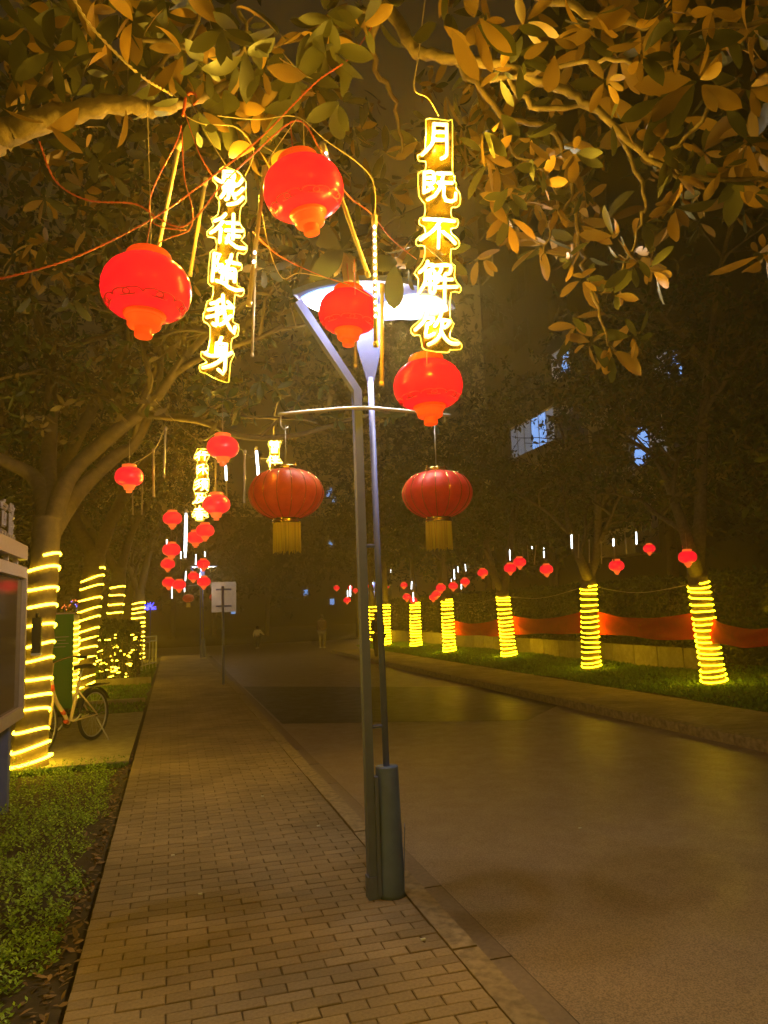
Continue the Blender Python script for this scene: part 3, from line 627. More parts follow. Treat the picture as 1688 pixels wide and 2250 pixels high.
# ------------------------------------------------------------------ buildings
def window(parent, p0, p1, z0, z1, X, m, name='window'):
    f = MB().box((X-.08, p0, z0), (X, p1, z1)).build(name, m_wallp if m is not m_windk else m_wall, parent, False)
    n = max(1, int((p1-p0)/.8))
    for k in range(n):
        a = p0+.06+(p1-p0-.06)*k/n; b = p0+(p1-p0-.06)*(k+1)/n
        MB().box((X-.1, a, z0+.06), (X-.083, b, z1-.06)).build('pane', m if (k % 2 == 0 or m is m_windk) else m_windim, f, False)
bd = empty('apartment_building', (24, 30, 0)); tag(bd, 'dark apartment block with balconies and a few lit blue windows behind the right trees', 'building')
bd.location = (0, 0, 0)
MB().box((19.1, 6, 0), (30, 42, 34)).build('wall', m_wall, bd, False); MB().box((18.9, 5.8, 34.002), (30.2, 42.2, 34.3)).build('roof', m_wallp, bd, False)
for fl in range(11):
    z = 1.0+fl*3.0
    for k in range(9):
        y = 7+k*4.1; lit = (fl, k) in ((3, 4), (2, 2), (4, 6), (2, 0), (1, 5))
        if fl in (2,) and k in (2, 3, 4, 5): continue
        window(bd, y, y+1.8, z, z+1.5, 19.1, m_winlit if lit else m_windk)
def balcony(y0, y1, zf, zt, litm):
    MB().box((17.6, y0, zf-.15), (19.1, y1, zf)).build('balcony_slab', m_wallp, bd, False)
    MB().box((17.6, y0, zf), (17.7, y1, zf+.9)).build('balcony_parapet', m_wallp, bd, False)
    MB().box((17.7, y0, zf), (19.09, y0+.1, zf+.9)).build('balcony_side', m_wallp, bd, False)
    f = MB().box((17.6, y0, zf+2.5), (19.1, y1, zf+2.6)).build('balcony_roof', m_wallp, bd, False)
    n = int((y1-y0)/.75)
    for k in range(n):
        a = y0+(y1-y0)*k/n; MB().box((17.63, a+.04, zf+.92), (17.66, a+(y1-y0)/n-.04, zf+2.46)).build('balcony_window', litm[k % len(litm)], bd, False)
        MB().box((17.61, a-.03, zf+.9), (17.69, a+.03, zf+2.5)).build('window_post', m_white, bd, False)
balcony(31.0, 35.8, 8.5, 11, [m_windim, m_winlit, m_winlit, m_windim, m_windim, m_windim])
balcony(22.9, 25.0, 5.9, 9, [m_windim, m_winlit])
MB().box((17.9, 25.8, 3.5), (19.09, 28.6, 9.4)).build('bay', m_wallp, bd, False); MB().box((17.7, 25.6, 9.402), (19.2, 28.8, 10.0)).build('bay_cap', m_wallp, bd, False)
window(bd, 26.3, 28.2, 4.6, 6.4, 17.9, m_windk); window(bd, 26.3, 28.2, 7.4, 9.0, 17.9, m_windk)
fb = empty('far_building', (6, 90, 0)); tag(fb, 'far dark block with tiny lit windows at the end of the road', 'building'); fb.location = (0, 0, 0)
MB().box((-14, 88, 0), (26, 98, 13)).build('wall', m_wall, fb, False)
for (x, y) in [(725, 1078), (722, 1085), (735, 1097), (727, 1195), (672, 1302), (480, 1320), (513, 1342), (730, 1322)]:
    p = onY(x, y, 87.9); MB().box((p.x-.25, 87.86, p.z-.35), (p.x+.25, 87.99, p.z+.35)).build('window', m_winlit, fb, False)
# a lit doorway and pale wall low beyond the cross street
p = onY(760, 1352, 47); q = MB().box((p.x-1.6, 47, p.z-.25), (p.x+1.6, 47.2, p.z+.2)).build('parked_car_roof', m_white, None, False)
bpy.data.objects.remove(q)

# ================================================================== LANTERNS
PROF = [(.05, .130), (.072, .128), (.10, .115), (.125, .09), (.142, .058), (.15, .022), (.15, -.01), (.143, -.042), (.128, -.068), (.106, -.088), (.082, -.101), (.062, -.107)]
def lampmat(name, c, e, t): 
    m = mat(name, c, .22, emit=c, es=e, trans=t); return m
m_shade = lampmat('red_translucent_plastic', (.95, .008, .03), .13, .7)
m_neck = lampmat('orange_translucent_plastic', (1, .14, .012), .45, .5)
m_shadef = glow('red_glowing_plastic', (1, .004, .02), 1.1, base=(.6, .02, .02)); m_neckf = glow('orange_glowing_plastic', (1, .13, .02), 1.0, base=(.6, .1, .02))
m_curl = mat('dark_red_relief', (.5, .01, .01), .4, emit=(1, .01, .02), es=.1)
def build_lantern(near):
    r = empty('red_lantern')
    sh, nk = (m_shade, m_neck) if near else (m_shadef, m_neckf); n = 40 if near else 18
    MB().lathe(PROF, n).build('shade', sh, r)
    MB().lathe([(.0, .168), (.06, .168), (.071, .165), (.076, .157), (.076, .132), (.070, .122)], n).build('top_cap', nk, r)
    MB().lathe([(.072, -.100), (.069, -.112), (.064, -.119), (.059, -.121)], n).build('collar', nk, r)
    MB().lathe([(.0595, -.119), (.0605, -.126), (.056, -.128), (.054, -.154), (.049, -.159), (.03, -.162)], n, flute=(lambda a: 1+.018*math.copysign(1, math.sin(a*22))) if near else None).build('upper_neck', nk, r)
    MB().lathe([(.030, -.160), (.030, -.193), (.028, -.199), (.018, -.199), (.0, -.192)], n).build('lower_neck', nk, r)
    if near:
        mb = MB()
        for k in range(7):
            for s in (-1, 1):
                a0 = k*2*math.pi/7; pts = []
                for j in range(15):
                    u = j/14; th = u*5.2; rad = .016*(1-u*.65)
                    da = s*(.03+.24*0+.015+ (.02+rad*1.0)*math.cos(th)/.12*1.0+.1); zz = -.075+rad*math.sin(th)
                    rr0 = np.interp(-zz, [.01, .042, .068, .088, .101], [.15, .143, .128, .106, .082])+.002
                    a = a0+da; pts.append((rr0*math.cos(a), rr0*math.sin(a), zz))
                mb.tube(pts, .0026, 5)
        mb.build('cloud_relief', m_curl, r)
        l = bpy.data.lights.new('bulb', 'POINT'); l.energy = 1.7; l.color = (1, .30, .3); l.shadow_soft_size = .025
        lo = bpy.data.objects.new('bulb', l); C.objects.link(lo); lo.parent = r; lo.location = (0, 0, .02)
    return r
near0 = build_lantern(True); far0 = build_lantern(False); used = {True: False, False: False}
def lantern(x, y, wpx, label, group, cord=None, tilt=(0, 0), near=False, depth=None):
    # (x, y): centre of the shade in the photograph, wpx its width; the shade is 0.30 m across
    d = depth or .3*FPX/wpx; p = at(x, y, d); src = near0 if near else far0
    o = src if not used[near] else copy_tree(src); used[near] = True
    o.location = p; o.rotation_euler = (tilt[0], tilt[1], random.uniform(0, 3)); tag(o, label, 'lantern', group)
    o.scale = (1, 1, .84)
    return o, p, d
def cord(parent, pts, r=.0022, m=m_cable_r):   # pts relative to parent
    MB().tube([Vector(p) for p in pts], r, 5).build('cord', m, parent)
G1 = 'large red plastic lanterns hung from the near branch'
NL = [(322, 640, 193, 'big red lantern hanging low at left, nearest of the plastic lanterns', (R(3), R(3))), (668, 421, 176, 'big red lantern hanging highest beside the first neon sign', (R(-9), R(-3))),
      (766, 690, 131, 'red lantern hanging in front of the white lamp head', (R(0), R(2))), (941, 851, 152, 'red lantern hanging under the right neon sign', (R(2), R(2)))]
NLP = []
for x, y, wpx, lab, tl in NL:
    o, p, d = lantern(x, y, wpx, lab, G1, tilt=tl, near=True); NLP.append((o, p, d))
    cord(o, [(0, 0, .165), (.004, .01, .22), (-.01, 0, .32)])
G2 = 'red lanterns strung along the left tree row'
FL = [(490, 985, 70, 'red lantern above the brush-script sign, hung from the bare limb'), (475.6, 1110, 60, 'red lantern hanging right beside the lower half of the small neon sign'), (284, 1049, 61, 'lone red lantern wrapped by wire at the far left of the strings'),
      (379, 1140, 41, 'red lantern left of the long white light tube'), (451, 1167, 40, 'red lantern right below the small neon sign'), (430, 1182, 38, 'red lantern half behind the one below the small sign'), (377, 1209, 39, 'red lantern in the middle left with two light tubes above'),
      (369, 1240, 31, 'lower left red lantern under the wrapped pair'), (447, 1240, 28, 'small red lantern above the lamp post crossbar'), (371, 1281, 28, 'small red lantern crossed by a twig at lower left'), (394, 1286, 29, 'small red lantern beside the bright bulb cluster'),
      (425, 1267, 24, 'small red lantern broken up by twigs'), (448, 1279, 29, 'small red lantern just above the far crossbar')]
FLP = []
for x, y, wpx, lab in FL:
    o, p, d = lantern(x, y, wpx, lab, G2); cord(o, [(0, 0, .15), (0, 0, .5)], .003, m_cable_w); FLP.append((x, y, d))
G3 = 'red lanterns strung along the right tree row'
RL = [(1061, 1259, 23, 'small red lantern left of the leaning pair'), (1121, 1249, 27, 'red lantern lower left of an overlapping pair'), (1142, 1236, 28, 'red lantern upper right of an overlapping pair'), (1201, 1252, 29, 'round red lantern beneath two white bulbs'), (1355, 1244, 33, 'red lantern alone between the two nearest right trees'),
      (1427, 1206, 26, 'red lantern mostly hidden by leaves left of the leaning tree'), (1511, 1225, 39, 'largest red lantern of the right row, on the leaning tree'), (1514, 1200, 28, 'red lantern hidden behind the largest right one'), (969, 1292, 22, 'red lantern top of the trio by the fourth tree'), (959, 1306, 20, 'red lantern middle of the trio by the fourth tree'),
      (952, 1313, 18, 'red lantern lowest of the trio by the fourth tree'), (996, 1288, 21, 'red lantern under the tall white tubes'), (1022, 1279, 21, 'red lantern right of the tall white tubes'), (888, 1286, 16, 'small red lantern left of the pair of white tubes'), (894, 1312, 18, 'small red lantern over the fifth wrapped trunk'),
      (909, 1320, 17, 'small red lantern right behind the white tube over the fifth trunk'), (814, 1288, 12, 'tiny red lantern between the two lamp poles'), (849, 1289, 13, 'tiny red lantern just right of the lamp poles'), (740, 1292, 13, 'tiny red lantern farthest left of the far cluster'), (781, 1298, 12, 'tiny red lantern touching the lamp pole'), (770, 1291, 11, 'tiny red lantern atop the far cluster'), (763, 1319, 16, 'lowest red lantern of the far cluster')]
for x, y, wpx, lab in RL:
    o, p, d = lantern(x, y, wpx, lab, G3); cord(o, [(0, 0, .15), (0, 0, .45)], .004, m_cable_w)
# fabric lanterns with fringe
def fabric_lantern(loc, lab, m, sc=1.0):
    r = empty('fabric_lantern', loc); tag(r, lab, 'lantern', 'pleated fabric lanterns hung from lamp post crossbars')
    prof = [(.065, .125), (.10, .12), (.15, .1), (.185, .065), (.205, .025), (.21, -.01), (.2, -.05), (.175, -.09), (.135, -.122), (.085, -.145), (.07, -.15)]
    rings = []; n = 96; ribs = 16
    for R0, z in smooth2(prof): rings.append([(R0*(1-.035*(1-abs(math.sin(a*ribs/2))**.6))*math.cos(a), R0*(1-.035*(1-abs(math.sin(a*ribs/2))**.6))*math.sin(a), z) for a in [q*2*math.pi/n for q in range(n)]])
    MB().quad_grid(rings, True, False).build('shade', m, r)
    rib = None
    for k in range(ribs):
        a = k*2*math.pi/ribs; pts = [((R0*.972+.001)*math.cos(a), (R0*.972+.001)*math.sin(a), z) for R0, z in smooth2(prof)]
        MB().tube(pts, .002, 4).build('rib', m_gold, r)
    MB().lathe([(.0, .150), (.05, .150), (.064, .148), (.066, .140), (.062, .136), (.066, .130), (.066, .118)], 32).build('top_cap', m_gold, r)
    MB().lathe([(.076, -.143), (.078, -.15), (.073, -.155), (.078, -.162), (.078, -.172), (.074, -.176), (.0, -.176)], 32).build('bottom_cap', m_gold, r)
    P = []; mb = MB(); rnd = random.Random(2)
    for k in range(150):
        a = k*2*math.pi/150+rnd.uniform(-.02, .02); rr1 = .073+rnd.uniform(-.003, .003); L_ = .16+rnd.uniform(-.018, .012); w = .0024
        c = Vector((rr1*math.cos(a), rr1*math.sin(a), -.17)); t_ = Vector((-math.sin(a), math.cos(a), 0))*w; e = c+Vector((rnd.uniform(-.004, .004), rnd.uniform(-.004, .004), -L_))
        mb.quad_grid([[c-t_, c+t_, c+Vector((math.cos(a), math.sin(a), 0))*w], [(c+e)/2-t_, (c+e)/2+t_, (c+e)/2+Vector((math.cos(a), math.sin(a), 0))*w], [e-t_, e+t_, e+Vector((math.cos(a), math.sin(a), 0))*w]])
    mb.build('tassel', m_tassel, r)
    for s in (-1, 1): MB().box((s*.055-.003, -.004, .14), (s*.055+.003, .004, .165)).build('hanger_tab', m_gold, r, False)
    return r
def smooth2(prof):
    ps = smooth_path([Vector((a, 0, b)) for a, b in prof], 3); return [(p.x, p.z) for p in ps]

# ================================================================== LAMP POST
LY = 4.26
def lamp_post(lab):
    r = empty('street_lamp', (1.16, LY, 0)); o = Vector((1.16, LY, 0)); tag(r, lab, 'street lamp', 'twin-pole street lamps with crossbars')
    r['_'] = 0; del r['_']
    def sq(pts, w, d, name, m=m_pole):  # square tube along pts in the XZ plane
        mb = MB(); rings = []
        for i, p in enumerate(pts):
            p = Vector(p); a = Vector(pts[max(0, i-1)]); b = Vector(pts[min(len(pts)-1, i+1)]); t_ = (b-a).normalized(); nrm = Vector((t_.z, 0, -t_.x))
            k = 1.0
            if 0 < i < len(pts)-1:
                t1_ = (p-a).normalized(); t2_ = (b-p).normalized(); k = 1/max(.4, math.sqrt((1+t1_.dot(t2_))/2))
            rings.append([p-nrm*w*k-Vector((0, d, 0)), p+nrm*w*k-Vector((0, d, 0)), p+nrm*w*k+Vector((0, d, 0)), p-nrm*w*k+Vector((0, d, 0))])
        mb.quad_grid(rings); return mb.build(name, m, r, False)
    sq([(-.075, 0, .0), (-.078, 0, 2.93), (-.43, 0, 3.47)], .0235, .03, 'main_pole')
    MB().tube([(.03, 0, .68), (.012, 0, 3.02)], .019, 14).build('second_pole', m_pole, r)
    # base box: faceted cylinder
    MB().tube([(.035, 0, 0), (.035, 0, .02), (.033, 0, .70), (.033, 0, .705)], [.082, .078, .066, .064], 20).build('base_sleeve', m_sleeve, r)
    MB().box((-.105, -.036, 0), (-.03, .036, .12)).build('base_foot', m_pole, r, False)
    MB().box((-.055, -.055, .02), (-.035, .055, .66)).build('sleeve_flange', m_pole, r, False)
    q = MB().box((.101, -.03, .03), (.104, .05, .38)).build('access_door', m_pole, r, False); q.rotation_euler = (0, R(3), R(-16))
    for z in (.93, 1.98): MB().tube([(-.045, 0, z), (.02, 0, z)], .011, 8).build('brace', m_pole, r)
    MB().tube(smooth_path([(-.56, 0, 2.765), (-.3, 0, 2.80), (-.07, -.04, 2.815), (.2, 0, 2.82), (.53, 0, 2.80)], 4), .011, 8).build('crossbar', m_polew, r)
    MB().tube([(-.545, 0, 2.76), (-.55, 0, 2.70), (-.53, 0, 2.675), (-.50, 0, 2.69)], .005, 6).build('hook', m_polew, r)
    MB().tube([(.49, 0, 2.795), (.49, 0, 2.75)], .005, 6).build('hook', m_polew, r)
    # fan plate from the second pole up to the head
    MB().prism([Vector(p) for p in [(-.008, -.01, 3.0), (-.075, -.01, 3.25), (-.085, -.01, 3.50), (.105, -.01, 3.50), (.095, -.01, 3.25), (.035, -.01, 3.0)]], Vector((0, .02, 0))).build('fan_plate', m_pole, r, False)
    # head: long lens shaped plate with two glowing panels below
    def lens(x0, x1, w, n=14):
        return [Vector((x0+(x1-x0)*i/n, -w*math.sin(math.pi*i/n)**.75, 0)) for i in range(n+1)] + [Vector((x1-(x1-x0)*i/n, w*math.sin(math.pi*i/n)**.75, 0)) for i in range(1, n)]
    h = MB().prism([p+Vector((0, .0, 3.515)) for p in lens(-.46, .60, .30)], Vector((0, 0, .035))).build('lamp_head', m_pole, r, False)
    MB().prism([p+Vector((0, 0, 3.497)) for p in lens(-.41, .04, .2)], Vector((0, 0, .012))).build('light_panel', m_led, h, False)
    MB().prism([p+Vector((0, 0, 3.497)) for p in lens(.10, .55, .2)], Vector((0, 0, .012))).build('light_panel', m_led, h, False)
    for x, y in ((-.30, .1), (-.12, -.1), (.22, .1), (.42, -.1)):
        l = bpy.data.lights.new('lamp_light', 'POINT'); l.energy = LAMPW; l.color = (1, .89, .74); l.shadow_soft_size = .035
        lo = bpy.data.objects.new('lamp_light', l); C.objects.link(lo); lo.parent = h; lo.location = (x, y, 3.47)
    return r
lp = lamp_post('blue-grey twin-pole street lamp in the foreground at the kerb')
lp2 = copy_tree(lp); lp2.location = (1.13, 29.9, 0); lp2['label'] = 'far twin-pole street lamp behind the sign with the blue streaks'
lp3 = copy_tree(lp); p = at(823, 1330, 52); lp3.location = (p.x, p.y, 0); lp3['label'] = 'farthest street lamp, its crossbar seen between the near lamp poles'
for q in (lp2, lp3):
    for ch in q.children:
        for l_ in ch.children:
            if l_.type == 'LIGHT': l_.data = l_.data.copy(); l_.data.energy *= .45
fl1 = fabric_lantern(onY(629, 1082, LY), 'pleated red fabric lantern with yellow fringe on the left end of the near crossbar', m_fabo)
fl2 = fabric_lantern(onY(961, 1083, LY), 'pleated red fabric lantern with yellow fringe on the right end of the near crossbar', m_fab)
for f, zt in ((fl1, 2.70), (fl2, 2.76)):
    f.scale = (1.05, 1.05, 1.05); cord(f, [(0, 0, .148), (.002, 0, (zt-f.location.z)/1.05)], .0022, m_polew)
for f, dx, lab in ((fl1, -.53, 'small pleated lantern left on the far crossbar'), (fl2, .47, 'small pleated lantern half hidden behind the blue-streaked sign')):
    c = copy_tree(f); c.location = (1.13+dx, 29.9, f.location.z); c['label'] = lab

# ================================================================== NEON SIGNS
def plane_pt(x, y, P0, nrm):
    r = raypx(x, y); return EYE + r*((P0-EYE).dot(nrm)/r.dot(nrm))
def neon(name_label, zr, sc, strokes, contour, centre_px, depth, tube_r, edge_r, power=.2):
    ox, oy = zr; toP = lambda a: (ox+a[0]*sc, oy+a[1]*sc)
    P0 = at(*centre_px, depth); nrm = Vector((P0.x, P0.y, 0)).normalized()
    t = empty('neon_sign', P0); tag(t, name_label, 'neon sign', 'hanging neon verse signs')
    def tr(a, off=0): return plane_pt(*toP(a), P0, nrm)-P0-nrm*off
    for ch in strokes:
        mb = MB()
        for st in ch:
            pts = [tr(a, .012) for a in st]
            if len(pts) > 2 and not st[0] == st[-1]:
                pts = smooth_path(pts, 3) if len(pts) <= 4 else pts
            mb.tube(pts, tube_r, 8)
            for e in (pts[0], pts[-1]):
                mb.tube([e+UP*tube_r*.9*k for k in (-1, -.5, .5, 1)], [tube_r*.3, tube_r*.95, tube_r*.95, tube_r*.3], 8)
        mb.build('character', m_neon, t)
        c0 = sum((tr(a, .012) for st in ch for a in st), Vector())/sum(len(st) for st in ch)
        l = bpy.data.lights.new('neon_light', 'POINT'); l.energy = NEONW*power; l.color = (1, .60, .04); l.shadow_soft_size = .008
        lo = bpy.data.objects.new('neon_light', l); C.objects.link(lo); lo.parent = t; q = min((tr(a, .012) for st in ch for a in st), key=lambda v: (v-c0).length); lo.location = q-nrm*.03
    if contour:
        pts = [tr(a) for a in contour]; cp = smooth_path(pts+[pts[0]], 2)
        MB().tube(cp, edge_r, 5).build('glowing_edge', m_edge, t)
        MB().prism([p+nrm*.004 for p in cp[:-1]], nrm*.004).build('acrylic_plate', m_plate, t, False)
    return t, P0
m_plate = bpy.data.materials.new('clear_yellow_acrylic'); m_plate.use_nodes = True
n_ = m_plate.node_tree; tb = n_.nodes.new('ShaderNodeBsdfTransparent'); tb.inputs[0].default_value = (1, .93, .62, 1); ms = n_.nodes.new('ShaderNodeMixShader'); ms.inputs[0].default_value = .045
n_.nodes['Principled BSDF'].inputs['Base Color'].default_value = (.4, .25, .02, 1); n_.nodes['Principled BSDF'].inputs['Roughness'].default_value = .2
n_.links.new(tb.outputs[0], ms.inputs[1]); n_.links.new(n_.nodes['Principled BSDF'].outputs[0], ms.inputs[2]); n_.links.new(ms.outputs[0], n_.nodes['Material Output'].inputs[0])
sR = [[[(290, 145), (285, 290), (250, 350), (190, 410)], [(290, 145), (402, 150)], [(402, 150), (405, 380), (392, 425), (355, 445)], [(292, 215), (400, 215)], [(288, 283), (402, 283)]],
 [[(208, 565), (205, 735)], [(208, 565), (285, 565), (285, 655), (210, 655)], [(208, 610), (285, 610)], [(205, 738), (255, 712)], [(245, 665), (280, 705)], [(320, 572), (440, 572)], [(378, 575), (355, 655), (345, 700), (300, 765), (238, 798)], [(330, 655), (450, 655)], [(378, 690), (378, 765), (395, 805), (440, 815), (478, 800), (482, 745)]],
 [[(205, 968), (340, 972), (470, 985)], [(345, 985), (285, 1065), (175, 1145)], [(338, 1040), (330, 1215)], [(372, 1080), (430, 1125), (475, 1175)]],
 [[(238, 1335), (215, 1385), (168, 1425)], [(238, 1362), (292, 1365), (262, 1410)], [(222, 1418), (212, 1520), (165, 1600)], [(222, 1418), (295, 1418), (298, 1595), (262, 1600)], [(222, 1475), (295, 1475)], [(220, 1530), (295, 1530)], [(257, 1425), (257, 1590)], [(312, 1368), (435, 1368), (428, 1435), (398, 1440)], [(362, 1370), (348, 1420), (312, 1458)], [(345, 1468), (325, 1510)], [(335, 1492), (450, 1490)], [(312, 1560), (490, 1552)], [(387, 1455), (385, 1680)]],
 [[(235, 1770), (205, 1845), (130, 1925)], [(210, 1820), (290, 1822), (255, 1870)], [(235, 1870), (220, 1985), (290, 1962)], [(360, 1768), (342, 1825), (300, 1890)], [(345, 1838), (430, 1848), (412, 1885), (385, 1905)], [(365, 1870), (350, 1960), (305, 2020), (245, 2052)], [(355, 1940), (395, 2005), (440, 2040), (500, 2045)]]]
cR = [(220, 100), (250, 80), (420, 100), (452, 125), (452, 545), (475, 580), (468, 618), (488, 650), (485, 690), (520, 740), (518, 820), (485, 850), (443, 855), (445, 938), (495, 955), (503, 995), (480, 1030), (440, 1035), (445, 1080), (500, 1130), (512, 1180), (475, 1213), (440, 1215), (438, 1330), (475, 1360), (468, 1440), (488, 1500), (525, 1550), (510, 1592), (438, 1592), (433, 1810), (465, 1860), (438, 1920), (432, 1982), (480, 2000), (530, 2040), (520, 2085), (430, 2088), (410, 2113), (220, 2090), (188, 2050), (170, 1962), (120, 1965), (88, 1920), (110, 1880), (190, 1810), (200, 1730), (195, 1650), (152, 1600), (155, 1470), (120, 1425), (160, 1370), (205, 1300), (210, 1188), (150, 1185), (133, 1150), (160, 1110), (215, 1080), (205, 1020), (165, 1000), (170, 945), (210, 925), (210, 820), (165, 760), (155, 560), (215, 530), (218, 455), (165, 450), (148, 400), (215, 350)]
sL = [[[(308, 172), (305, 255)], [(308, 172), (395, 178), (390, 255), (308, 255)], [(308, 213), (392, 213)], [(350, 262), (350, 288)], [(232, 238), (290, 270), (405, 282)], [(300, 312), (395, 312), (392, 350), (302, 350), (300, 312)], [(348, 355), (348, 420), (325, 432)], [(312, 368), (278, 412)], [(385, 368), (410, 425)], [(482, 245), (450, 290), (398, 312)], [(488, 332), (450, 370), (400, 398)], [(488, 415), (430, 465), (345, 480)]],
 [[(322, 568), (285, 605), (222, 630)], [(295, 640), (245, 700), (183, 742)], [(278, 705), (268, 828)], [(398, 572), (395, 720)], [(335, 650), (445, 656)], [(325, 722), (478, 726)], [(395, 725), (392, 800)], [(398, 775), (452, 778)], [(355, 765), (330, 835)], [(345, 810), (395, 855), (440, 882), (508, 888)]],
 [[(218, 935), (198, 1190)], [(218, 935), (272, 945), (238, 1010), (265, 1062), (232, 1090)], [(335, 1010), (455, 1035)], [(380, 948), (355, 1030), (318, 1085)], [(335, 1085), (332, 1205)], [(335, 1085), (412, 1088), (406, 1200)], [(335, 1125), (408, 1125)], [(335, 1162), (408, 1162)], [(285, 1040), (298, 1062)], [(272, 1108), (298, 1108), (285, 1190)], [(238, 1190), (300, 1210), (360, 1255), (420, 1278), (475, 1275)]],
 [[(272, 1368), (238, 1390), (185, 1402)], [(160, 1462), (270, 1440), (390, 1440)], [(240, 1392), (242, 1595), (205, 1590)], [(150, 1530), (240, 1510), (300, 1480)], [(298, 1325), (305, 1440), (325, 1560), (370, 1640), (402, 1682), (415, 1622)], [(372, 1520), (320, 1575), (270, 1600)], [(345, 1388), (382, 1425)]],
 [[(285, 1720), (268, 1762)], [(240, 1772), (232, 1890)], [(240, 1772), (330, 1776), (318, 2020), (300, 2060), (255, 2020)], [(240, 1812), (326, 1812)], [(238, 1852), (325, 1852)], [(130, 1868), (190, 1892), (322, 1885)], [(380, 1862), (300, 1915), (210, 1975), (112, 2000)]]]
cL = [(260, 160), (300, 112), (440, 160), (480, 210), (515, 260), (510, 330), (518, 400), (505, 455), (465, 495), (455, 640), (498, 700), (498, 762), (468, 800), (522, 850), (520, 902), (490, 930), (438, 918), (435, 1000), (475, 1030), (468, 1080), (433, 1092), (430, 1220), (490, 1250), (492, 1300), (460, 1325), (410, 1312), (405, 1440), (390, 1560), (442, 1595), (438, 1690), (385, 1720), (375, 1820), (405, 1870), (370, 1940), (356, 2100), (330, 2130), (200, 2082), (140, 2045), (88, 2030), (80, 1972), (150, 1942), (95, 1890), (100, 1842), (160, 1830), (180, 1612), (118, 1560), (115, 1490), (130, 1460), (152, 1370), (195, 1350), (208, 1232), (160, 1200), (180, 912), (235, 890), (228, 782), (162, 770), (150, 720), (210, 660), (190, 602), (250, 560), (265, 430), (232, 388), (245, 290), (202, 240), (218, 200)]
nR, PR = neon('long yellow neon sign at right with five glowing characters, over a red lantern', (880, 240), .2532, sR, cR, (960, 520), 2.9, .0070, .0024)
nL, PL = neon('long yellow neon sign at left with five glowing characters, between two big lanterns', (420, 340), .2349, sL, cL, (495, 600), 3.15, .0076, .0024)
s3 = [[[(560, 285), (500, 328)], [(555, 328), (490, 372)], [(535, 348), (535, 392)], [(590, 298), (650, 300)], [(578, 328), (662, 332)], [(612, 332), (608, 392)]],
 [[(600, 448), (528, 468), (524, 508), (640, 495)], [(592, 478), (588, 562)], [(552, 520), (518, 558)], [(612, 512), (640, 552)]],
 [[(545, 635), (490, 668)], [(545, 675), (490, 702)], [(550, 708), (480, 752)], [(572, 628), (652, 628)], [(612, 632), (598, 655)], [(582, 660), (580, 722)], [(582, 660), (640, 660), (640, 722)], [(612, 668), (604, 725), (565, 758)], [(618, 728), (642, 760)]],
 [[(500, 800), (590, 800), (568, 845), (620, 850), (585, 885), (510, 915)], [(532, 805), (512, 880), (468, 918)], [(550, 850), (595, 895), (645, 912)]],
 [[(490, 990), (602, 990)], [(480, 1020), (612, 1020)], [(462, 1052), (640, 1052)], [(545, 955), (528, 1040), (468, 1082)], [(560, 1030), (600, 1062), (642, 1082)], [(515, 1072), (577, 1072), (577, 1118), (515, 1118), (515, 1072)], [(515, 1095), (577, 1095)]]]
c3 = [(520, 255), (640, 262), (665, 300), (665, 350), (630, 400), (628, 440), (655, 480), (650, 560), (640, 600), (662, 630), (655, 770), (610, 790), (630, 840), (655, 920), (610, 940), (620, 1000), (650, 1060), (650, 1090), (600, 1105), (595, 1132), (500, 1130), (500, 1100), (455, 1085), (455, 1050), (480, 1000), (500, 950), (455, 920), (500, 860), (490, 790), (470, 750), (485, 640), (520, 600), (505, 520), (515, 440), (520, 400), (480, 370), (490, 320)]
n3, P3 = neon('smaller yellow neon sign with five characters further back under the limb', (340, 940), .1808, s3, c3, (440, 1068), 8.7, .0095, .003)
s4 = [[[(1400, 178), (1452, 178)], [(1422, 150), (1402, 210), (1450, 210)], [(1430, 190), (1430, 242)], [(1488, 150), (1472, 232)], [(1475, 180), (1522, 178)], [(1506, 180), (1504, 242)], [(1422, 256), (1488, 256), (1488, 302), (1422, 302), (1422, 256)], [(1422, 279), (1488, 279)]],
 [[(1412, 348), (1375, 402)], [(1400, 380), (1400, 472)], [(1438, 350), (1452, 376)], [(1502, 350), (1486, 380)], [(1425, 390), (1520, 390)], [(1420, 425), (1542, 425)], [(1470, 345), (1470, 490)]],
 [[(1440, 530), (1432, 640), (1410, 680)], [(1440, 530), (1500, 530), (1500, 680)], [(1440, 575), (1500, 575)], [(1440, 620), (1500, 620)]]]
c4 = [(1400, 135), (1500, 135), (1540, 180), (1515, 240), (1515, 320), (1520, 380), (1560, 430), (1515, 470), (1515, 700), (1400, 700), (1400, 470), (1360, 410), (1400, 330), (1400, 250), (1375, 200)]
n4, P4 = neon('small yellow neon sign whose lower part is hidden by the left fabric lantern', (340, 940), .1808, s4, c4, (602, 1010), 8.4, .0095, .003)

# two unseen sign copies added behind the camera to light leaves and ground, and a rope light on the near tree's own trunk
for loc, rz, lab in (((-.9, -1.3, 3.1), 2.9, 'added neon sign lighting the leaves, unseen behind the camera over the planted bed'), ((1.1, -.9, 3.2), 3.3, 'added neon sign lighting the leaves, unseen behind the camera over the kerb')):
    c = copy_tree(nR); c.location = loc; c.rotation_euler = (0, 0, rz); c['label'] = lab
tag(spiral([NB+Vector((0, 0, .06)), Vector((-1.97, 2.3, 1.2)), Vector((-1.9, 2.25, 2.3))], lambda u: .2-.05*u, 11, .012, m_rope), 'yellow rope light round the trunk of the overhanging tree', 'rope light', 'rope lights wound round the trunks')
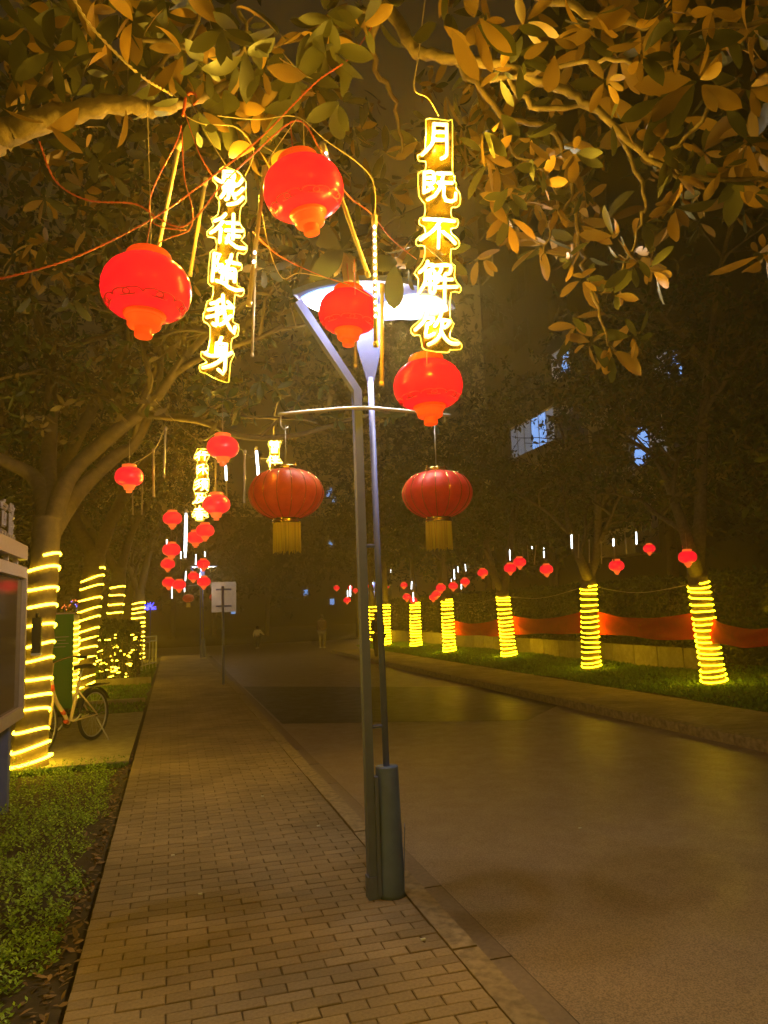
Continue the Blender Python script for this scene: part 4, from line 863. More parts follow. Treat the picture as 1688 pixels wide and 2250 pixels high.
# ================================================================== LIGHT TUBES
def light_tube(x0, y0, x1, y1, length, label, lit=None, near=False, group='hanging tube lights'):
    a = raypx(x0, y0); b = raypx(x1, y1); d = length/max(1e-4, (b-a).length); p0 = EYE+a*d; p1 = EYE+b*d
    t = empty('tube_light', p0); tag(t, label, 'tube light', group); v = p1-p0; r = .0085 if near else .012
    MB().tube([Vector((0, 0, 0)), v], r, 8).build('tube', m_clear if not (lit and not near and lit[1]-lit[0] > .9) else m_tubeL, t)
    MB().tube([-v.normalized()*.025, v.normalized()*.015], r*1.35, 8).build('end_cap', m_clear, t); MB().tube([v-v.normalized()*.012, v+v.normalized()*.008], r*1.25, 8).build('end_cap', m_clear, t)
    if lit:
        mb = MB(); n = int(length*(lit[1]-lit[0])/.026) if near else 0
        if near:
            side = -Vector((p0.x, p0.y, 0)).normalized()*.008
            for k in range(n):
                u = lit[0]+(lit[1]-lit[0])*(k+.5)/n; c = v*u+side; e = .0065
                mb.tube([c-v.normalized()*e, c, c+v.normalized()*e], [.002, .006, .002], 6)
        else: mb.tube([v*lit[0], v*(lit[0]*.9+lit[1]*.1), v*(lit[0]*.1+lit[1]*.9), v*lit[1]], [r*.4, r*1.25, r*1.25, r*.4], 7)
        mb.build('led_strip', m_ledw, t)
    return p0, d
near_tubes = [(393, 322, 342, 577, .5, 'tube light slanting down to the low left lantern', None), (451, 403, 418, 603, .42, 'short unlit tube light just left of the left neon sign', None), (581, 380, 547, 668, .5, 'tube light with a few lit dots right of the left neon sign', (.58, .72)),
  (560, 602, 554, 780, .48, 'thin unlit tube light hanging lower right of the left neon sign', None), (714, 331, 809, 604, .5, 'tube light leaning across the highest lantern, lit at its top', (.0, .24)), (823, 488, 826, 758, .47, 'vertical tube light lit almost to its end by the lamp head', (.02, .8)),
  (840, 636, 839, 844, .42, 'unlit tube light hanging right of the lamp-head lantern', None), (779, 590, 782, 805, .5, 'tube light hidden behind the lamp-head lantern', None)]
NT = {}
for i, (x0, y0, x1, y1, l, lab, lit) in enumerate(near_tubes): NT[i] = light_tube(x0, y0, x1, y1, l, lab, lit, True)
G4 = 'distant tube lights among the strings'
ft = [(364, 943, 360, 1047, None, 'unlit tube light hanging highest at left under the bare limb'), (337, 991, 338, 1090, None, 'unlit tube light between the lone lantern and the bare limb'), (538, 994, 537, 1104, None, 'amber unlit tube light left of the left fabric lantern'), (563, 985, 571, 1080, (0, .75), 'white tube light slanting behind the left fabric lantern'),
  (496, 1020, 499, 1097, (.0, .5), 'tube light half lit under the lantern on the limb'), (474, 1000, 474, 1085, None, 'tube light above the lantern beside the small sign'), (291, 1060, 292, 1130, None, 'unlit tube light directly under the lone lantern'), (313, 1057, 312, 1130, None, 'unlit tube light right of the lone lantern'),
  (409, 1124, 407, 1228, (.02, .93), 'longest brightly lit white tube in the left strings'), (367, 1184, 367, 1227, (0, .6), 'lit tube behind the wrapped left lantern'), (389, 1180, 386, 1236, None, 'pinkish unlit tube beside the wrapped lantern'), (398, 1211, 397, 1250, (0, .45), 'small tube lit at the top in the centre of the left strings'),
  (449, 1190, 451, 1226, (.6, .95), 'bulb-like lit tube above the right lantern column'), (431, 1213, 430, 1246, (.1, .9), 'short lit tube beside the right lantern column'), (409, 1252, 407, 1284, (.05, .8), 'lit tube over the lantern with twigs'), (378, 1284, 378, 1320, (.1, .9), 'bright lit tube hanging lowest at left'),
  (405, 1276, 406, 1305, (.1, .9), 'lit tube next to the low left lantern pair'), (440, 1258, 440, 1292, (.0, .4), 'tube lit at its top beside the far crossbar'), (421, 1262, 419, 1284, None, 'short dull tube among the twigs'),
  (1256, 1168, 1257, 1212, (.1, .9), 'brightest white tube left of the second right tree'), (1272, 1176, 1271, 1225, None, 'pale tube right beside the brightest right tube'), (1295, 1188, 1295, 1236, None, 'unlit tube hanging left of the pair of unlit tubes'), (1321, 1191, 1322, 1238, None, 'unlit tube left of the lone right lantern'), (1348, 1180, 1349, 1232, (.05, .4), 'tube lit on top above the lone right lantern'),
  (1373, 1168, 1377, 1218, None, 'unlit slanting tube right of the lone right lantern'), (1398, 1163, 1399, 1200, (.1, .95), 'lit tube left of the leaf-hidden lantern'), (1120, 1203, 1121, 1236, (.1, .9), 'lit tube above the overlapping pair'), (1169, 1191, 1170, 1218, (.05, .6), 'bulb-like lit tube high above the gap in the right row'),
  (1195, 1202, 1196, 1230, (.0, .9), 'lit tube over the round right lantern'), (1148, 1204, 1150, 1230, None, 'short unlit tube above the pair'), (1159, 1200, 1161, 1234, None, 'thin unlit tube by the bulb-like one'), (1178, 1200, 1174, 1240, None, 'slanting unlit tube by the round lantern'), (1022, 1236, 1024, 1256, (.0, 1), 'lit tube on top right of the tall cluster'),
  (905, 1275, 904, 1298, (.05, .9), 'lit tube left in the pair over the fifth trunk'), (915, 1282, 914, 1297, (.1, .9), 'lit tube right in the pair over the fifth trunk'), (908, 1300, 909, 1326, (.0, .9), 'lit tube touching the fifth wrapped trunk'), (998, 1248, 999, 1276, (.05, .95), 'lit tube left in the tall cluster'), (1006, 1243, 1008, 1268, (.05, .6), 'lit tube middle of the tall cluster'),
  (992, 1270, 992, 1284, (.1, .9), 'short lit tube above the trio'), (1014, 1278, 1014, 1300, (.05, .8), 'lit tube between two lanterns by the fourth tree'), (764, 1294, 764, 1316, (.05, .95), 'lit tube in the far cluster left of the pole'), (770, 1284, 770, 1314, (.05, .95), 'second lit tube in the far cluster left of the pole'), (859, 1248, 859, 1262, (.2, .8), 'single bright bulb-like light just right of the lamp poles')]
for x0, y0, x1, y1, lit, lab in ft: light_tube(x0, y0, x1, y1, .5 if x0 < 600 else .42, lab, lit, False, G4)

# ================================================================== CABLES
def cable(pts, lab, m=m_cable_r, r=.0022, twist=True, k=8):
    ps = smooth_path([D(*p) for p in pts], k); o0 = ps[0].copy(); t = empty('cable', o0); tag(t, lab, 'cable', 'loose decoration cables under the branch')
    if twist:
        fine = smooth_path(ps, 3); L_ = 0
        a, b = [], []
        for i, p in enumerate(fine):
            if i: L_ += (p-fine[i-1]).length
            th = L_*2*math.pi/.05; q = (RT*math.cos(th)+UP*math.sin(th))*r*.85
            a.append(p+q-o0); b.append(p-q-o0)
        MB().tube(a, r*.8, 5).build('strand', m, t); MB().tube(b, r*.8, 5).build('strand', m, t)
    else: MB().tube([p-o0 for p in ps], r, 5).build('strand', m, t)
    return t
hub = (395, 235, 3.05)
cable([(150, -20, 2.5), (200, 60, 2.6), (300, 160, 2.8), (372, 204, 3.0)], 'pale twisted cable crossing the top left corner down to the branch', m_cable_w, .0038)
cable([(-20, 607, 2.4), (150, 560, 2.6), (320, 478, 2.8), (440, 395, 3.0), (560, 300, 3.0), (680, 180, 3.1), (760, 120, 3.2), (825, 20, 3.3)], 'long twisted cable rising from the left edge across to the upper middle', m_cable_r, .0028)
cable([(85, 305, 2.9), (120, 390, 2.9), (190, 432, 2.9), (290, 440, 2.9), (340, 470, 2.9), (390, 490, 2.9), (430, 462, 2.9), (470, 410, 2.95), (540, 340, 3.0), (640, 260, 3.0), (690, 320, 2.9)], 'red cable sagging from the branch and up to the highest lantern', m_cable_r, .0026)
cable([(392, 270, 3.0), (380, 310, 3.0), (330, 410, 2.95), (325, 470, 2.9), (350, 490, 2.9), (400, 497, 2.9)], 'red cable looping down left of the hook', m_cable_r, .0026, False)
cable([(393, 285, 3.0), (398, 380, 3.0), (415, 450, 2.95), (410, 495, 2.9), (370, 512, 2.9)], 'red cable hanging straight from the hook', m_cable_r, .0026, False)
cable([(400, 245, 3.0), (430, 330, 3.0), (462, 385, 3.05)], 'thin red cable from the hook to the left neon sign', m_cable_r, .002, False)
cable([(400, 250, 3.05), (440, 268, 3.05), (510, 275, 3.05), (548, 325, 3.1), (530, 380, 3.12)], 'pale wire from the hook to the right side of the left sign', m_cable_w, .0022, False)
cable([(410, 215, 3.1), (450, 295, 3.1), (490, 360, 3.1)], 'dark thin wire dropping to the left sign top', m_cable_w, .0018, False)
cable([(318, 220, 3.0), (322, 350, 2.95), (326, 480, 2.75), (325, 545, 2.6)], 'thin string holding the low left lantern', m_cable_w, .0016, False)
cable([(370, 512, 2.7), (345, 525, 2.65), (330, 555, 2.6)], 'short red lead into the low left lantern', m_cable_r, .0024, False)
cable([(655, 258, 3.0), (658, 345, 2.75)], 'string holding the highest lantern', m_cable_w, .0016, False)
cable([(640, 258, 3.0), (590, 330, 2.9), (571, 370, 2.85)], 'wire from the arch to the tube with a few lit dots', m_cable_w, .0018, False)
cable([(690, 320, 2.9), (720, 380, 2.9), (760, 430, 3.0), (800, 460, 3.0), (850, 520, 3.2), (900, 560, 3.4)], 'orange wire trailing right past the highest lantern', m_cable_r, .0018, False)
cable([(560, 420, 3.2), (580, 530, 3.3), (610, 600, 3.4), (650, 590, 3.4), (740, 610, 3.5), (800, 640, 3.6)], 'thin wire drooping below the left sign toward the lamp head', m_cable_w, .0018, False)
cable([(545, 500, 3.2), (600, 550, 3.2), (680, 590, 3.3), (765, 620, 3.5)], 'red wire running to the lamp-head lantern', m_cable_r, .0018, False)
cable([(920, -20, 3.0), (905, 110, 2.95), (895, 190, 2.9), (925, 212, 2.9), (948, 250, 2.9)], 'pale wire holding the right neon sign', m_cable_w, .0026, False)
cable([(922, 755, 2.9), (922, 785, 3.0)], 'short wire between the right neon sign and its lantern', m_cable_w, .0018, False)
cable([(765, 560, 3.4), (767, 640, 3.6)], 'red string of the lamp-head lantern', m_cable_r, .002, False)
cable([(470, 250, 3.0), (555, 258, 3.0), (640, 252, 3.0), (700, 300, 2.95), (800, 380, 3.0), (810, 475, 2.95)], 'thin wire arching over the highest lantern to the lit tube', m_cable_w, .0018, False)
cable([(330, 860, 8.5), (400, 930, 8.4), (440, 950, 8.4), (480, 935, 8.0), (540, 985, 8), (600, 990, 8.3)], 'wire festooned along the bare limb by the small signs', m_cable_w, .004, False)
cable([(270, 1010, 8.2), (330, 975, 8.4), (355, 925, 8.5)], 'wire between the lone lantern and the tubes', m_cable_w, .004, False)
cable([(590, 945, 8.4), (600, 870, 8.0), (640, 850, 7.6)], 'wire holding the small sign by the fabric lantern', m_cable_w, .004, False)
tree_tops = [RTREE[i][1] for i in range(5)]
for i in range(3):
    a, b = tree_tops[i], tree_tops[i+1]; mid = (a+b)/2-Vector((0, 0, .18)); o0 = a.copy(); ps = smooth_path([a-o0, mid-o0, b-o0], 6)
    pw = MB().tube(ps, .008, 5).build('power_line', m_clear); pw.location = o0; tag(pw, ['thin line strung from the leaning tree to the upright one', 'thin line strung between the second and third right trees', 'thin line strung between the third and fourth right trees'][i], 'cable')
hk = MB().tube(smooth_path([D(x, y, 3.02) for x, y in [(395, 250), (398, 232), (402, 210), (412, 200), (424, 206), (424, 220), (417, 226)]], 4), .006, 7).build('metal_hook', m_cable_r); tag(hk, 'rusty curved hook over the branch tip where cables meet', 'hook')
# ================================================================== BANNERS
def banner(pa0, pa1, pb0, pb1, lab, seed):
    rnd = random.Random(seed); n, mrows = 40, 10; rings = []; o0 = pa0.copy()
    for i in range(n+1):
        u = i/n; top = pa0.lerp(pb0, u); bot = pa1.lerp(pb1, u); sag = math.sin(math.pi*u); ring = []
        for j in range(mrows+1):
            v = j/mrows; p = top.lerp(bot, v); fold = .035*sag*math.sin(v*9+2.5*abs(u-.5)*4+seed)+.03*math.sin(u*14+v*5+seed)
            p = p+Vector((-.04*sag+fold*.9, 0, -sag*(.13*(1-v)+.02*v)+.02*math.sin(u*9+seed)*v)); ring.append(p-o0)
        rings.append(ring)
    mb = MB().quad_grid(rings, False, False); o = mb.build('red_banner', m_banner); o.location = o0
    sm = o.modifiers.new('thick', 'SOLIDIFY'); sm.thickness = .004
    tag(o, lab, 'banner', 'red cloth banners tied between the right trees'); return o
def yat(px, pyt, pyb, Y, dx=.0): 
    a = onY(px*KK, pyt*KK, Y); b = onY(px*KK, pyb*KK, Y); return a, b
Yt = [p[0].y for p in RTREE]
A0 = yat(1700, 1351, 1396, Yt[0]-3.6); A1 = yat(1530, 1329, 1390, Yt[0]+.05)
B0 = yat(1506, 1322, 1383, Yt[0]+.3); B1 = yat(1290, 1321, 1368, Yt[1]+.1)
C0 = yat(1262, 1320, 1366, Yt[1]+.3); C1 = yat(1108, 1330, 1369, Yt[2]+.1)
E0 = yat(1080, 1336, 1373, Yt[2]+.3); E1 = yat(978, 1339, 1370, Yt[3]+.2)
for k, (a, b, lab) in enumerate([(A0, A1, 'red cloth banner running off the right edge from the leaning tree'), (B0, B1, 'widest red cloth banner, between the leaning and the upright tree'), (C0, C1, 'red cloth banner between the second and third tree from the right'), (E0, E1, 'leftmost, smallest red cloth banner with a pinkish fold')]):
    banner(a[0], a[1], b[0], b[1], lab, k+1)
# ================================================================== NOTICE BOARD
XB = -1.3
nb = empty('notice_board', (XB, 6.6, 0)); tag(nb, 'tall notice board with dark glass, pale frame and raised characters on top', 'notice board')
def bx(name, lo, hi, m, par=nb, sm=False): return MB().box((lo[0]-XB, lo[1]-6.6, lo[2]), (hi[0]-XB, hi[1]-6.6, hi[2])).build(name, m, par, sm)
y0b, y1b = 5.0, 7.58
bx('cabinet', (-1.5, y0b, .78), (-1.345, y1b, 2.02), m_pole)
bx('glass', (-1.343, y0b+.06, .84), (-1.335, y1b-.06, 1.98), m_glassd)
for nm, lo, hi in (('frame_rail', (-1.36, y0b, 2.0), (XB, y1b, 2.1)), ('frame_rail', (-1.36, y0b, .74), (XB, y1b, .84)), ('frame_stile', (-1.358, y1b-.07, .842), (XB+.002, y1b+.002, 1.998)), ('frame_stile', (-1.358, 6.2, .842), (XB+.002, 6.26, 1.998)),
    ('header_beam', (-1.42, y0b, 2.17), (XB, y1b-.03, 2.30)), ('header_support', (-1.38, 7.3, 2.1), (-1.34, 7.34, 2.17)), ('header_support', (-1.38, 6.9, 2.1), (-1.34, 6.94, 2.17)), ('header_support', (-1.38, 6.3, 2.1), (-1.34, 6.34, 2.17))):
    bx(nm, lo, hi, m_alu)
bx('post', (-1.47, 7.3, -.05), (-1.37, 7.40, .74), m_pole); bx('post', (-1.47, 5.3, -.05), (-1.37, 5.40, .74), m_pole)
# raised characters facing the path: strokes in (along -Y, up) units
def raised(y_left, wdt, hgt, strokes):   # reads left to right for someone on the path (towards +Y is the right side)
    mb = MB()
    for st in strokes:
        for a, b in zip(st[:-1], st[1:]):
            pa = Vector((-1.33-XB, y_left+a[0]*wdt-6.6, 2.335+a[1]*hgt)); pb = Vector((-1.33-XB, y_left+b[0]*wdt-6.6, 2.335+b[1]*hgt))
            mb.tube([pa, pb], .014, 4)
    mb.build('raised_character', m_alu, nb, False)
ch1 = [[(.5, 1), (.5, .9)], [(0, .75), (0, .86), (1, .86), (1, .75)], [(.15, .72), (.85, .72)], [(.25, .6), (.75, .6), (.75, .2), (.25, .2), (.25, .6)], [(.25, .4), (.75, .4)], [(0, .03), (1, .03)]]
ch2 = [[(.3, 1), (.1, .78), (.45, .8)], [(.38, .92), (.5, .75)], [(.12, .65), (.12, 0)], [(.12, .65), (.45, .65), (.45, .02)], [(.12, .45), (.45, .45)], [(.12, .27), (.45, .27)], [(.65, 1), (.65, .58), (1, .6)], [(.95, .92), (.67, .78)], [(.65, .45), (.65, .02), (1, .04)], [(.95, .38), (.67, .22)]]
raised(6.82, .2, .27, ch2); raised(6.52, .2, .27, ch1); raised(6.2, .2, .27, ch2)
mb = MB()
for k in range(10): mb.box((-.04, 6.15+k*.1-6.6, 2.3), (-.02, 6.17+k*.1-6.6, 2.34))
mb.build('character_pins', m_alu, nb, False)
# ================================================================== SIGN, PILLAR, BOARDS
sg = empty('road_sign', (1.15, 18.0, 0)); tag(sg, 'pale rectangular road sign seen from behind on a slim post at the kerb', 'road sign')
MB().box((-.26, 0, 1.67), (.31, .006, 2.38)).build('sign_panel', m_signback, sg, False)
MB().tube([(0, -.045, -.02), (0, -.045, 2.28)], .03, 10).build('post', m_pole, sg)
for z in (2.2, 1.81): MB().box((-.16, -.03, z-.02), (.2, -.002, z+.02)).build('bracket', m_pole, sg, False)
gp = onZ(128*KK, 1484*KK, 0.); gp = onY(128*KK, 1400*KK, 15.0)
gb = empty('green_board', (gp.x, 15.0, 0)); tag(gb, 'upright green information board between the first two lit trunks', 'board')
hgt = onY(128*KK, 1327*KK, 15.0).z
MB().box((-.24, 0, .0), (.24, .03, hgt)).build('panel', m_green, gb, False); MB().box((-.26, -.01, hgt+.001), (.26, .04, hgt+.03)).build('top_rail', m_alu, gb, False)
for k in range(4): MB().box((-.12, -.004, hgt-.42-k*.06), (.16-.05*(k % 2), -.001, hgt-.41-k*.06)).build('text_line', m_white, gb, False)
pp = onY(157*KK, 1400*KK, 16.5); zt = onY(157*KK, 1328*KK, 16.5).z
pl = empty('grey_pillar', (pp.x, 16.5, 0)); tag(pl, 'narrow grey pillar beside the thick second trunk', 'pillar'); MB().box((-.11, -.05, -.03), (.11, .05, zt)).build('shaft', m_alu, pl, False); MB().box((-.13, -.07, zt+.001), (.13, .07, zt+.04)).build('cap', m_slab, pl, False)
pts = []
for k in range(0, 14*4):
    a = k*math.pi/2; z = .06+(zt-.1)*k/(14*4); pts.append((pp.x+[.125, .125, -.125, -.125][k % 4], 16.5+[-.07, .07, .07, -.07][k % 4], z))
tag(MB().tube(pts, .013, 5).build('rope_light', m_rope), 'yellow rope light wound round the narrow grey pillar', 'rope light')
cb = empty('control_box', (0, 0, 0)); tag(cb, 'narrow black control box strapped to the nearest lit trunk', 'box')
q0 = onY(80*KK, 1372*KK, 8.92); cb.location = q0; MB().box((-.045, -.04, -.19), (.045, .04, .19)).build('case', m_dark, cb, False); MB().box((-.05, -.045, -.215), (.05, .045, -.192)).build('label_plate', m_white, cb, False); MB().tube([(-.0, 0, .19), (0, 0, .24)], .02, 8).build('gland', m_dark, cb)
# railing
rl = empty('white_railing', (-.85, 24, 0)); tag(rl, 'pale metal railing at the edge of the left verge beside the shrub', 'railing')
ra, rb = Vector((-1.25, 22.2, 0)), Vector((-.5, 25.7, 0)); 
for z in (.16, .85, 1.0): MB().tube([ra-rl.location+Vector((0, 0, z)), rb-rl.location+Vector((0, 0, z))], .022, 8).build('rail', m_white, rl)
for k in range(9): MB().tube([ra.lerp(rb, k/8)-rl.location, ra.lerp(rb, k/8)-rl.location+Vector((0, 0, 1.0 if k % 4 == 0 else .85))], .025 if k % 4 == 0 else .012, 8).build('baluster', m_white, rl)
# blue ornament
bp_ = onY(325*KK, 1310*KK, 29); bo = empty('blue_light_ornament', (bp_.x, 29, bp_.z)); tag(bo, 'glowing deep blue burst-shaped light on a thin stake by the farthest left tree', 'light ornament')
mb = MB()
for k in range(26):
    a = random.uniform(-.6, math.pi+.6); l = random.uniform(.12, .3); mb.tube([(.05*math.cos(a), random.uniform(-.05, .05), .05*math.sin(a)-.06), (l*math.cos(a)*.95, random.uniform(-.1, .1), l*math.sin(a)*.8-.06)], .011, 4)
mb.build('light_spray', m_blue, bo); MB().tube([(0, 0, -.05), (0, 0, -bp_.z)], .012, 6).build('stake', m_pole, bo)
for (x, y, m, lab) in [(140, 1308, m_redled, 'tiny cluster of red lights above the green board'), (167, 1307, m_blue, 'tiny cluster of blue lights beside the thick trunk'), (165, 1298, m_redled, 'tiny red lights over the blue cluster')]:
    p = onY(x*KK, y*KK, 19.5); t = empty('light_cluster', p); tag(t, lab, 'light ornament'); mb = MB()
    for k in range(7): a = Vector((random.gauss(0, .06), random.gauss(0, .03), random.gauss(0, .05))); mb.tube([a, a+Vector((.02, 0, .012))], .009, 4)
    mb.build('bulbs', m, t); MB().tube([(0, 0, 0), (0, 0, -p.z)], .008, 5).build('stake', m_pole, t)
# dashes added over the shrub, standing in for rope light glimpsed behind it
t = empty('rope_glimpses', (-1.3, 21.0, 0)); tag(t, 'yellow dashes standing in for rope light seen through the dark shrub', 'rope light glimpses'); mb = MB()
for k in range(48):
    a = Vector((random.uniform(-.75, .35), random.uniform(-.85, -.6), random.uniform(.1, 1.2))); a.x = a.x*(.6+.4*a.z)
    mb.tube([a, a+Vector((random.uniform(.02, .09), 0, random.uniform(-.01, .02)))], .011, 4)
mb.build('bulbs', m_rope, t, kind='stuff')  # short glowing dashes in place of the third trunk's rope light
# ================================================================== BICYCLE
bk = empty('bicycle', (-1.0, 10.74, -.004)); tag(bk, 'pale shared-style bicycle with black tyres parked on the concrete pad by the lit trunk', 'bicycle')
bk.scale = (1.16, 1.16, 1.16); hd = Vector((-.40, -.74, 0)); WB = hd.length; bk.rotation_euler = (0, 0, math.atan2(hd.y, hd.x))
zb = .028
def wheel(x, yaw=0):
    w_ = empty('wheel'); w_.parent = bk; w_.location = (x, 0, .285+zb); w_.rotation_euler = (0, 0, yaw)
    me = MB(); rings = []
    def torus(Rm, r, n=32, k=8):
        b = MB(); 
        for i in range(n):
            a = i*2*math.pi/n
            for j in range(k): c = j*2*math.pi/k; b.v.append(((Rm+r*math.cos(c))*math.cos(a), r*math.sin(c), (Rm+r*math.cos(c))*math.sin(a)))
        for i in range(n):
            for j in range(k): b.f.append((i*k+j, i*k+(j+1) % k, ((i+1) % n)*k+(j+1) % k, ((i+1) % n)*k+j))
        return b
    torus(.265, .02).build('tyre', m_dark, w_); torus(.242, .008).build('rim', m_polew, w_)
    s = MB()
    for k in range(20): a = k*2*math.pi/20; s.tube([(.02*math.cos(a+.5), (-1)**k*.02, .02*math.sin(a+.5)), (.24*math.cos(a), 0, .24*math.sin(a))], .0016, 3)
    s.build('spokes', m_polew, w_); MB().tube([(0, -.045, 0), (0, .045, 0)], .022, 10).build('hub', m_dark, w_)
wheel(0); wheel(WB, R(12))
z0 = .285+zb; bbx = .42
fr = MB(); T = fr.tube
T([(0, .05, z0), (bbx, .03, .27+zb)], .009, 6); T([(0, -.05, z0), (bbx, -.03, .27+zb)], .009, 6)
T([(bbx, 0, .27+zb), (bbx-.15, 0, .72)], .019, 10); T([(0, .05, z0), (bbx-.12, .015, .60)], .009, 6); T([(0, -.05, z0), (bbx-.12, -.015, .60)], .009, 6)
T(smooth_path([(WB-.10, 0, .70), (WB-.17, 0, .55), (WB-.30, 0, .40), (bbx+.03, 0, .28)], 5), .021, 10); T([(WB-.12, 0, .62), (WB-.085, 0, .80)], .022, 10)
fr.build('frame', m_frame, bk)
fk = MB(); fk.tube([(WB-.12, 0, .64), (WB-.06, .045, .55), (WB, .055, z0)], .014, 8); fk.tube([(WB-.12, 0, .64), (WB-.06, -.045, .55), (WB, -.055, z0)], .014, 8); fk.build('fork', m_frame, bk)
MB().tube([(WB-.085, 0, .8), (WB-.11, 0, .95)], .013, 8).build('stem', m_frame, bk)
MB().tube(smooth_path([(WB-.24, .27, .99), (WB-.13, .18, 1.0), (WB-.08, 0, .95), (WB-.13, -.18, 1.0), (WB-.24, -.27, .99)], 5), .011, 8).build('handlebar', m_dark, bk)
for s in (-1, 1): MB().tube([(WB-.29, s*.275, .985), (WB-.19, s*.24, .995)], .017, 8).build('grip', m_dark, bk)
MB().tube([(bbx-.14, 0, .70), (bbx-.19, 0, .84)], .014, 8).build('seat_post', m_polew, bk)
st = MB(); rings = []
for i, (x, wd, z) in enumerate([(-.14, .05, .0), (-.13, .085, .01), (-.05, .08, .0), (.04, .035, .005), (.12, .022, .005), (.14, .01, 0)]): rings.append([(bbx-.19+x, -wd, .86+z-.02), (bbx-.19+x, -wd*.6, .86+z+.02), (bbx-.19+x, wd*.6, .86+z+.02), (bbx-.19+x, wd, .86+z-.02)])
st.quad_grid(rings).build('saddle', m_dark, bk)
mb = MB(); rings = []
for k in range(12):
    a = R(20+k*12); rings.append([(.305*math.cos(a), -.03, z0+.305*math.sin(a)), (.312*math.cos(a), 0, z0+.312*math.sin(a)), (.305*math.cos(a), .03, z0+.305*math.sin(a))])
mb.quad_grid(rings, False, False).build('mudguard', m_dark, bk)
mb = MB()
for s in (-1, 0, 1): mb.tube([(-.22, s*.06, .64), (.18, s*.06, .64)], .006, 5)
mb.build('rear_rack', m_dark, bk)
MB().tube([(bbx, -.06, .27+zb), (bbx+.11, -.07, .19+zb)], .009, 6).build('crank', m_polew, bk); MB().tube([(bbx, .06, .27+zb), (bbx-.11, .07, .35+zb)], .009, 6).build('crank', m_polew, bk)
for a in ((bbx+.11, -.11, .19+zb), (bbx-.11, .11, .35+zb)): MB().box((a[0]-.04, a[1]-.035, a[2]-.012), (a[0]+.04, a[1]+.035, a[2]+.012)).build('pedal', m_dark, bk, False)
MB().tube([(bbx, -.035, .27+zb), (bbx, -.05, .27+zb)], .075, 18).build('chainring', m_dark, bk)
MB().tube([(.03, .06, z0-.03), (.0, .2, zb)], .008, 6).build('kickstand', m_polew, bk)
MB().tube([(bbx+.05, 0, .295), (bbx+.09, 0, .315)], .0235, 10).build('red_band', m_redp, bk); MB().tube([(WB-.315, 0, .388), (WB-.27, 0, .43)], .0235, 10).build('red_band', m_redp, bk); MB().tube([(WB-.113, 0, .655), (WB-.10, 0, .72)], .0245, 10).build('red_band', m_redp, bk)
MB().box((WB-.06, -.04, .80), (WB-.0, .04, .88)).build('headlight', m_frame, bk, False)
# ================================================================== PEOPLE
def person(loc, h, yaw, pose, clothes, lab, hair=m_hair):
    t = empty('person', loc, yaw); tag(t, lab, 'person')
    s = h; J = pose; edges = [('pel', 'che'), ('che', 'nek'), ('nek', 'hed'), ('hed', 'top'), ('che', 'sl'), ('sl', 'el'), ('el', 'wl'), ('wl', 'hl'), ('che', 'sr'), ('sr', 'er'), ('er', 'wr'), ('wr', 'hr'), ('pel', 'pl'), ('pl', 'kl'), ('kl', 'al'), ('al', 'tl'), ('pel', 'pr'), ('pr', 'kr'), ('kr', 'ar'), ('ar', 'tr')]
    rad = dict(pel=.085, che=.095, nek=.032, hed=.058, top=.045, sl=.045, el=.03, wl=.02, hl=.024, sr=.045, er=.03, wr=.02, hr=.024, pl=.058, kl=.038, al=.026, tl=.026, pr=.058, kr=.038, ar=.026, tr=.026)
    def skin(names, es, m, name, grow=1.0, par=t):
        me = bpy.data.meshes.new(name); idx = {n: i for i, n in enumerate(names)}; me.from_pydata([Vector(J[n])*s for n in names], [(idx[a], idx[b]) for a, b in es], []); me.materials.append(m)
        o = bpy.data.objects.new(name, me); C.objects.link(o); o.parent = par
        md = o.modifiers.new('skin', 'SKIN'); md.use_smooth_shade = True
        for i, n in enumerate(names): v = me.skin_vertices[0].data[i]; v.radius = (rad[n]*s*grow,)*2; v.use_root = (i == 0)
        sb = o.modifiers.new('sub', 'SUBSURF'); sb.levels = sb.render_levels = 1
        return o
    order = ['pel', 'che', 'nek', 'hed', 'top', 'sl', 'el', 'wl', 'hl', 'sr', 'er', 'wr', 'hr', 'pl', 'kl', 'al', 'tl', 'pr', 'kr', 'ar', 'tr']
    skin(order, edges, m_skin, 'body')
    skin(['pel', 'che', 'sl', 'el', 'wl', 'sr', 'er', 'wr'], [('pel', 'che'), ('che', 'sl'), ('sl', 'el'), ('el', 'wl'), ('che', 'sr'), ('sr', 'er'), ('er', 'wr')], clothes[0], 'jacket', 1.45)
    skin(['pel', 'pl', 'kl', 'al', 'pr', 'kr', 'ar'], [('pel', 'pl'), ('pl', 'kl'), ('kl', 'al'), ('pel', 'pr'), ('pr', 'kr'), ('kr', 'ar')], clothes[1], 'trousers', 1.35)
    c = Vector(J['top'])*s; MB().lathe([(0, .055*s), (.04*s, .045*s), (.062*s, .01*s), (.066*s, -.03*s), (.06*s, -.06*s)], 14).build('hair', hair, t).location = c+Vector((0, -.012*s, 0))
    f = Vector(J['hed'])*s
    for a in (-1, 1):
        MB().tube([(a*.02*s, .052*s, .012*s), (a*.02*s, .058*s, .012*s)], .006*s, 6).build('eye', m_dark, t).location = f
        MB().box((-.03*s, -.05*s, 0), (.03*s, .07*s, .03*s)).build('shoe', m_white, t, False).location = Vector(J['al' if a < 0 else 'ar'])*s+Vector((0, 0, -.045*s))
    return t
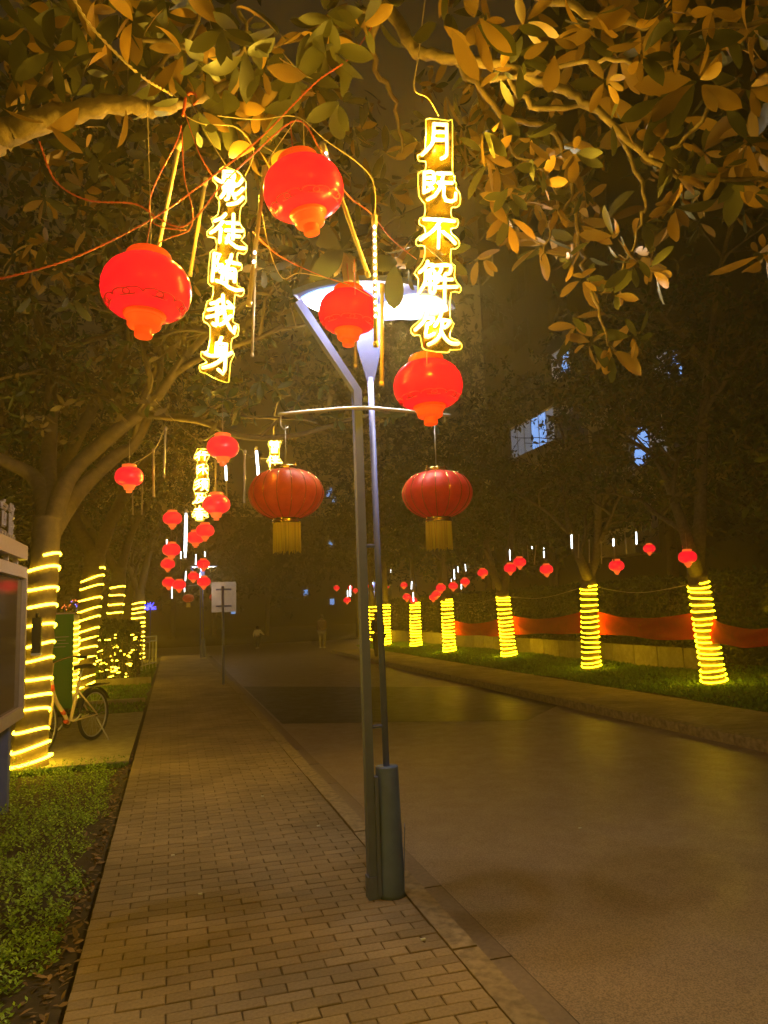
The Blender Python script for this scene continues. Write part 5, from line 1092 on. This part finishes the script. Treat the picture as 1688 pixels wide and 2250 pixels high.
walk = dict(pel=(0, 0, .52), che=(0, .02, .72), nek=(0, .03, .83), hed=(0, .04, .90), top=(0, .04, .95), sl=(-.11, .02, .79), el=(-.16, -.05, .65), wl=(-.17, .02, .53), hl=(-.17, .04, .48), sr=(.11, .02, .79), er=(.2, .06, .67), wr=(.3, .1, .6), hr=(.34, .12, .57),
    pl=(-.06, 0, .48), kl=(-.06, .1, .28), al=(-.06, .06, .05), tl=(-.06, .13, .02), pr=(.06, 0, .48), kr=(.06, -.02, .27), ar=(.06, -.14, .08), tr=(.06, -.1, .03))
stand = dict(walk); stand.update(el=(-.13, 0, .64), wl=(-.1, .1, .6), hl=(-.06, .14, .61), er=(.14, 0, .64), wr=(.13, .03, .5), hr=(.13, .04, .45), kl=(-.06, .02, .27), al=(-.06, 0, .05), tl=(-.06, .06, .02), kr=(.06, .02, .27), ar=(.06, 0, .05), tr=(.06, .06, .02))
m_beige = mat('beige_coat', (.8, .68, .38), .8); m_darkc = mat('dark_clothes', (.03, .025, .03), .9); m_grey = mat('grey_trousers', (.2, .17, .13), .8); m_brown = mat('maroon_coat', (.1, .04, .03), .9)
pc = onZ(566, 1426, -.12); person((pc.x, pc.y, -.115), 1.12, R(-15), walk, (m_beige, m_darkc), 'small child in a pale coat walking away on the far road')
pc = onZ(709, 1424, -.12); person((pc.x, pc.y, -.115), 1.55, R(160), stand, (m_brown, m_grey), 'person in a dark top and light trousers standing by the far pavement corner')
pc = onZ(833, 1450, -.12); person((pc.x, pc.y, -.115), 1.62, R(20), stand, (m_darkc, m_darkc), 'person in dark clothes on the road behind the lamp post poles')
mb = MB()
for x, y in [(577, 1750), (305, 1583), (1275, 1820), (700, 1815), (440, 1965), (930, 2065), (380, 1880)]:
    p = onZ(x, y, .003); mb.box((p.x-.012, p.y-.008, .002), (p.x+.012, p.y+.006, .009))
tag(mb.build('paper_scraps', m_white, None, False), 'tiny pale scraps scattered on the brick sidewalk', 'litter', kind='stuff')
# ================================================================== HAZE
hz = MB().box((-122, -42, -1.2), (162, 202, 35)).build('haze', None, None, False); hz['kind'] = 'stuff'
tag(hz, 'thin warm haze added to spread a glow round the lights', 'haze')
hm = bpy.data.materials.new('glow_haze'); hm.use_nodes = True; n_ = hm.node_tree; n_.nodes.clear(); ho = n_.nodes.new('ShaderNodeOutputMaterial'); pv = n_.nodes.new('ShaderNodeVolumePrincipled')
pv.inputs['Color'].default_value = (1, .80, .34, 1); pv.inputs['Density'].default_value = HAZE; pv.inputs['Anisotropy'].default_value = .68  # golden volume added to stand in for bloom around the lights
n_.links.new(pv.outputs[0], ho.inputs['Volume']); hz.data.materials.append(hm)
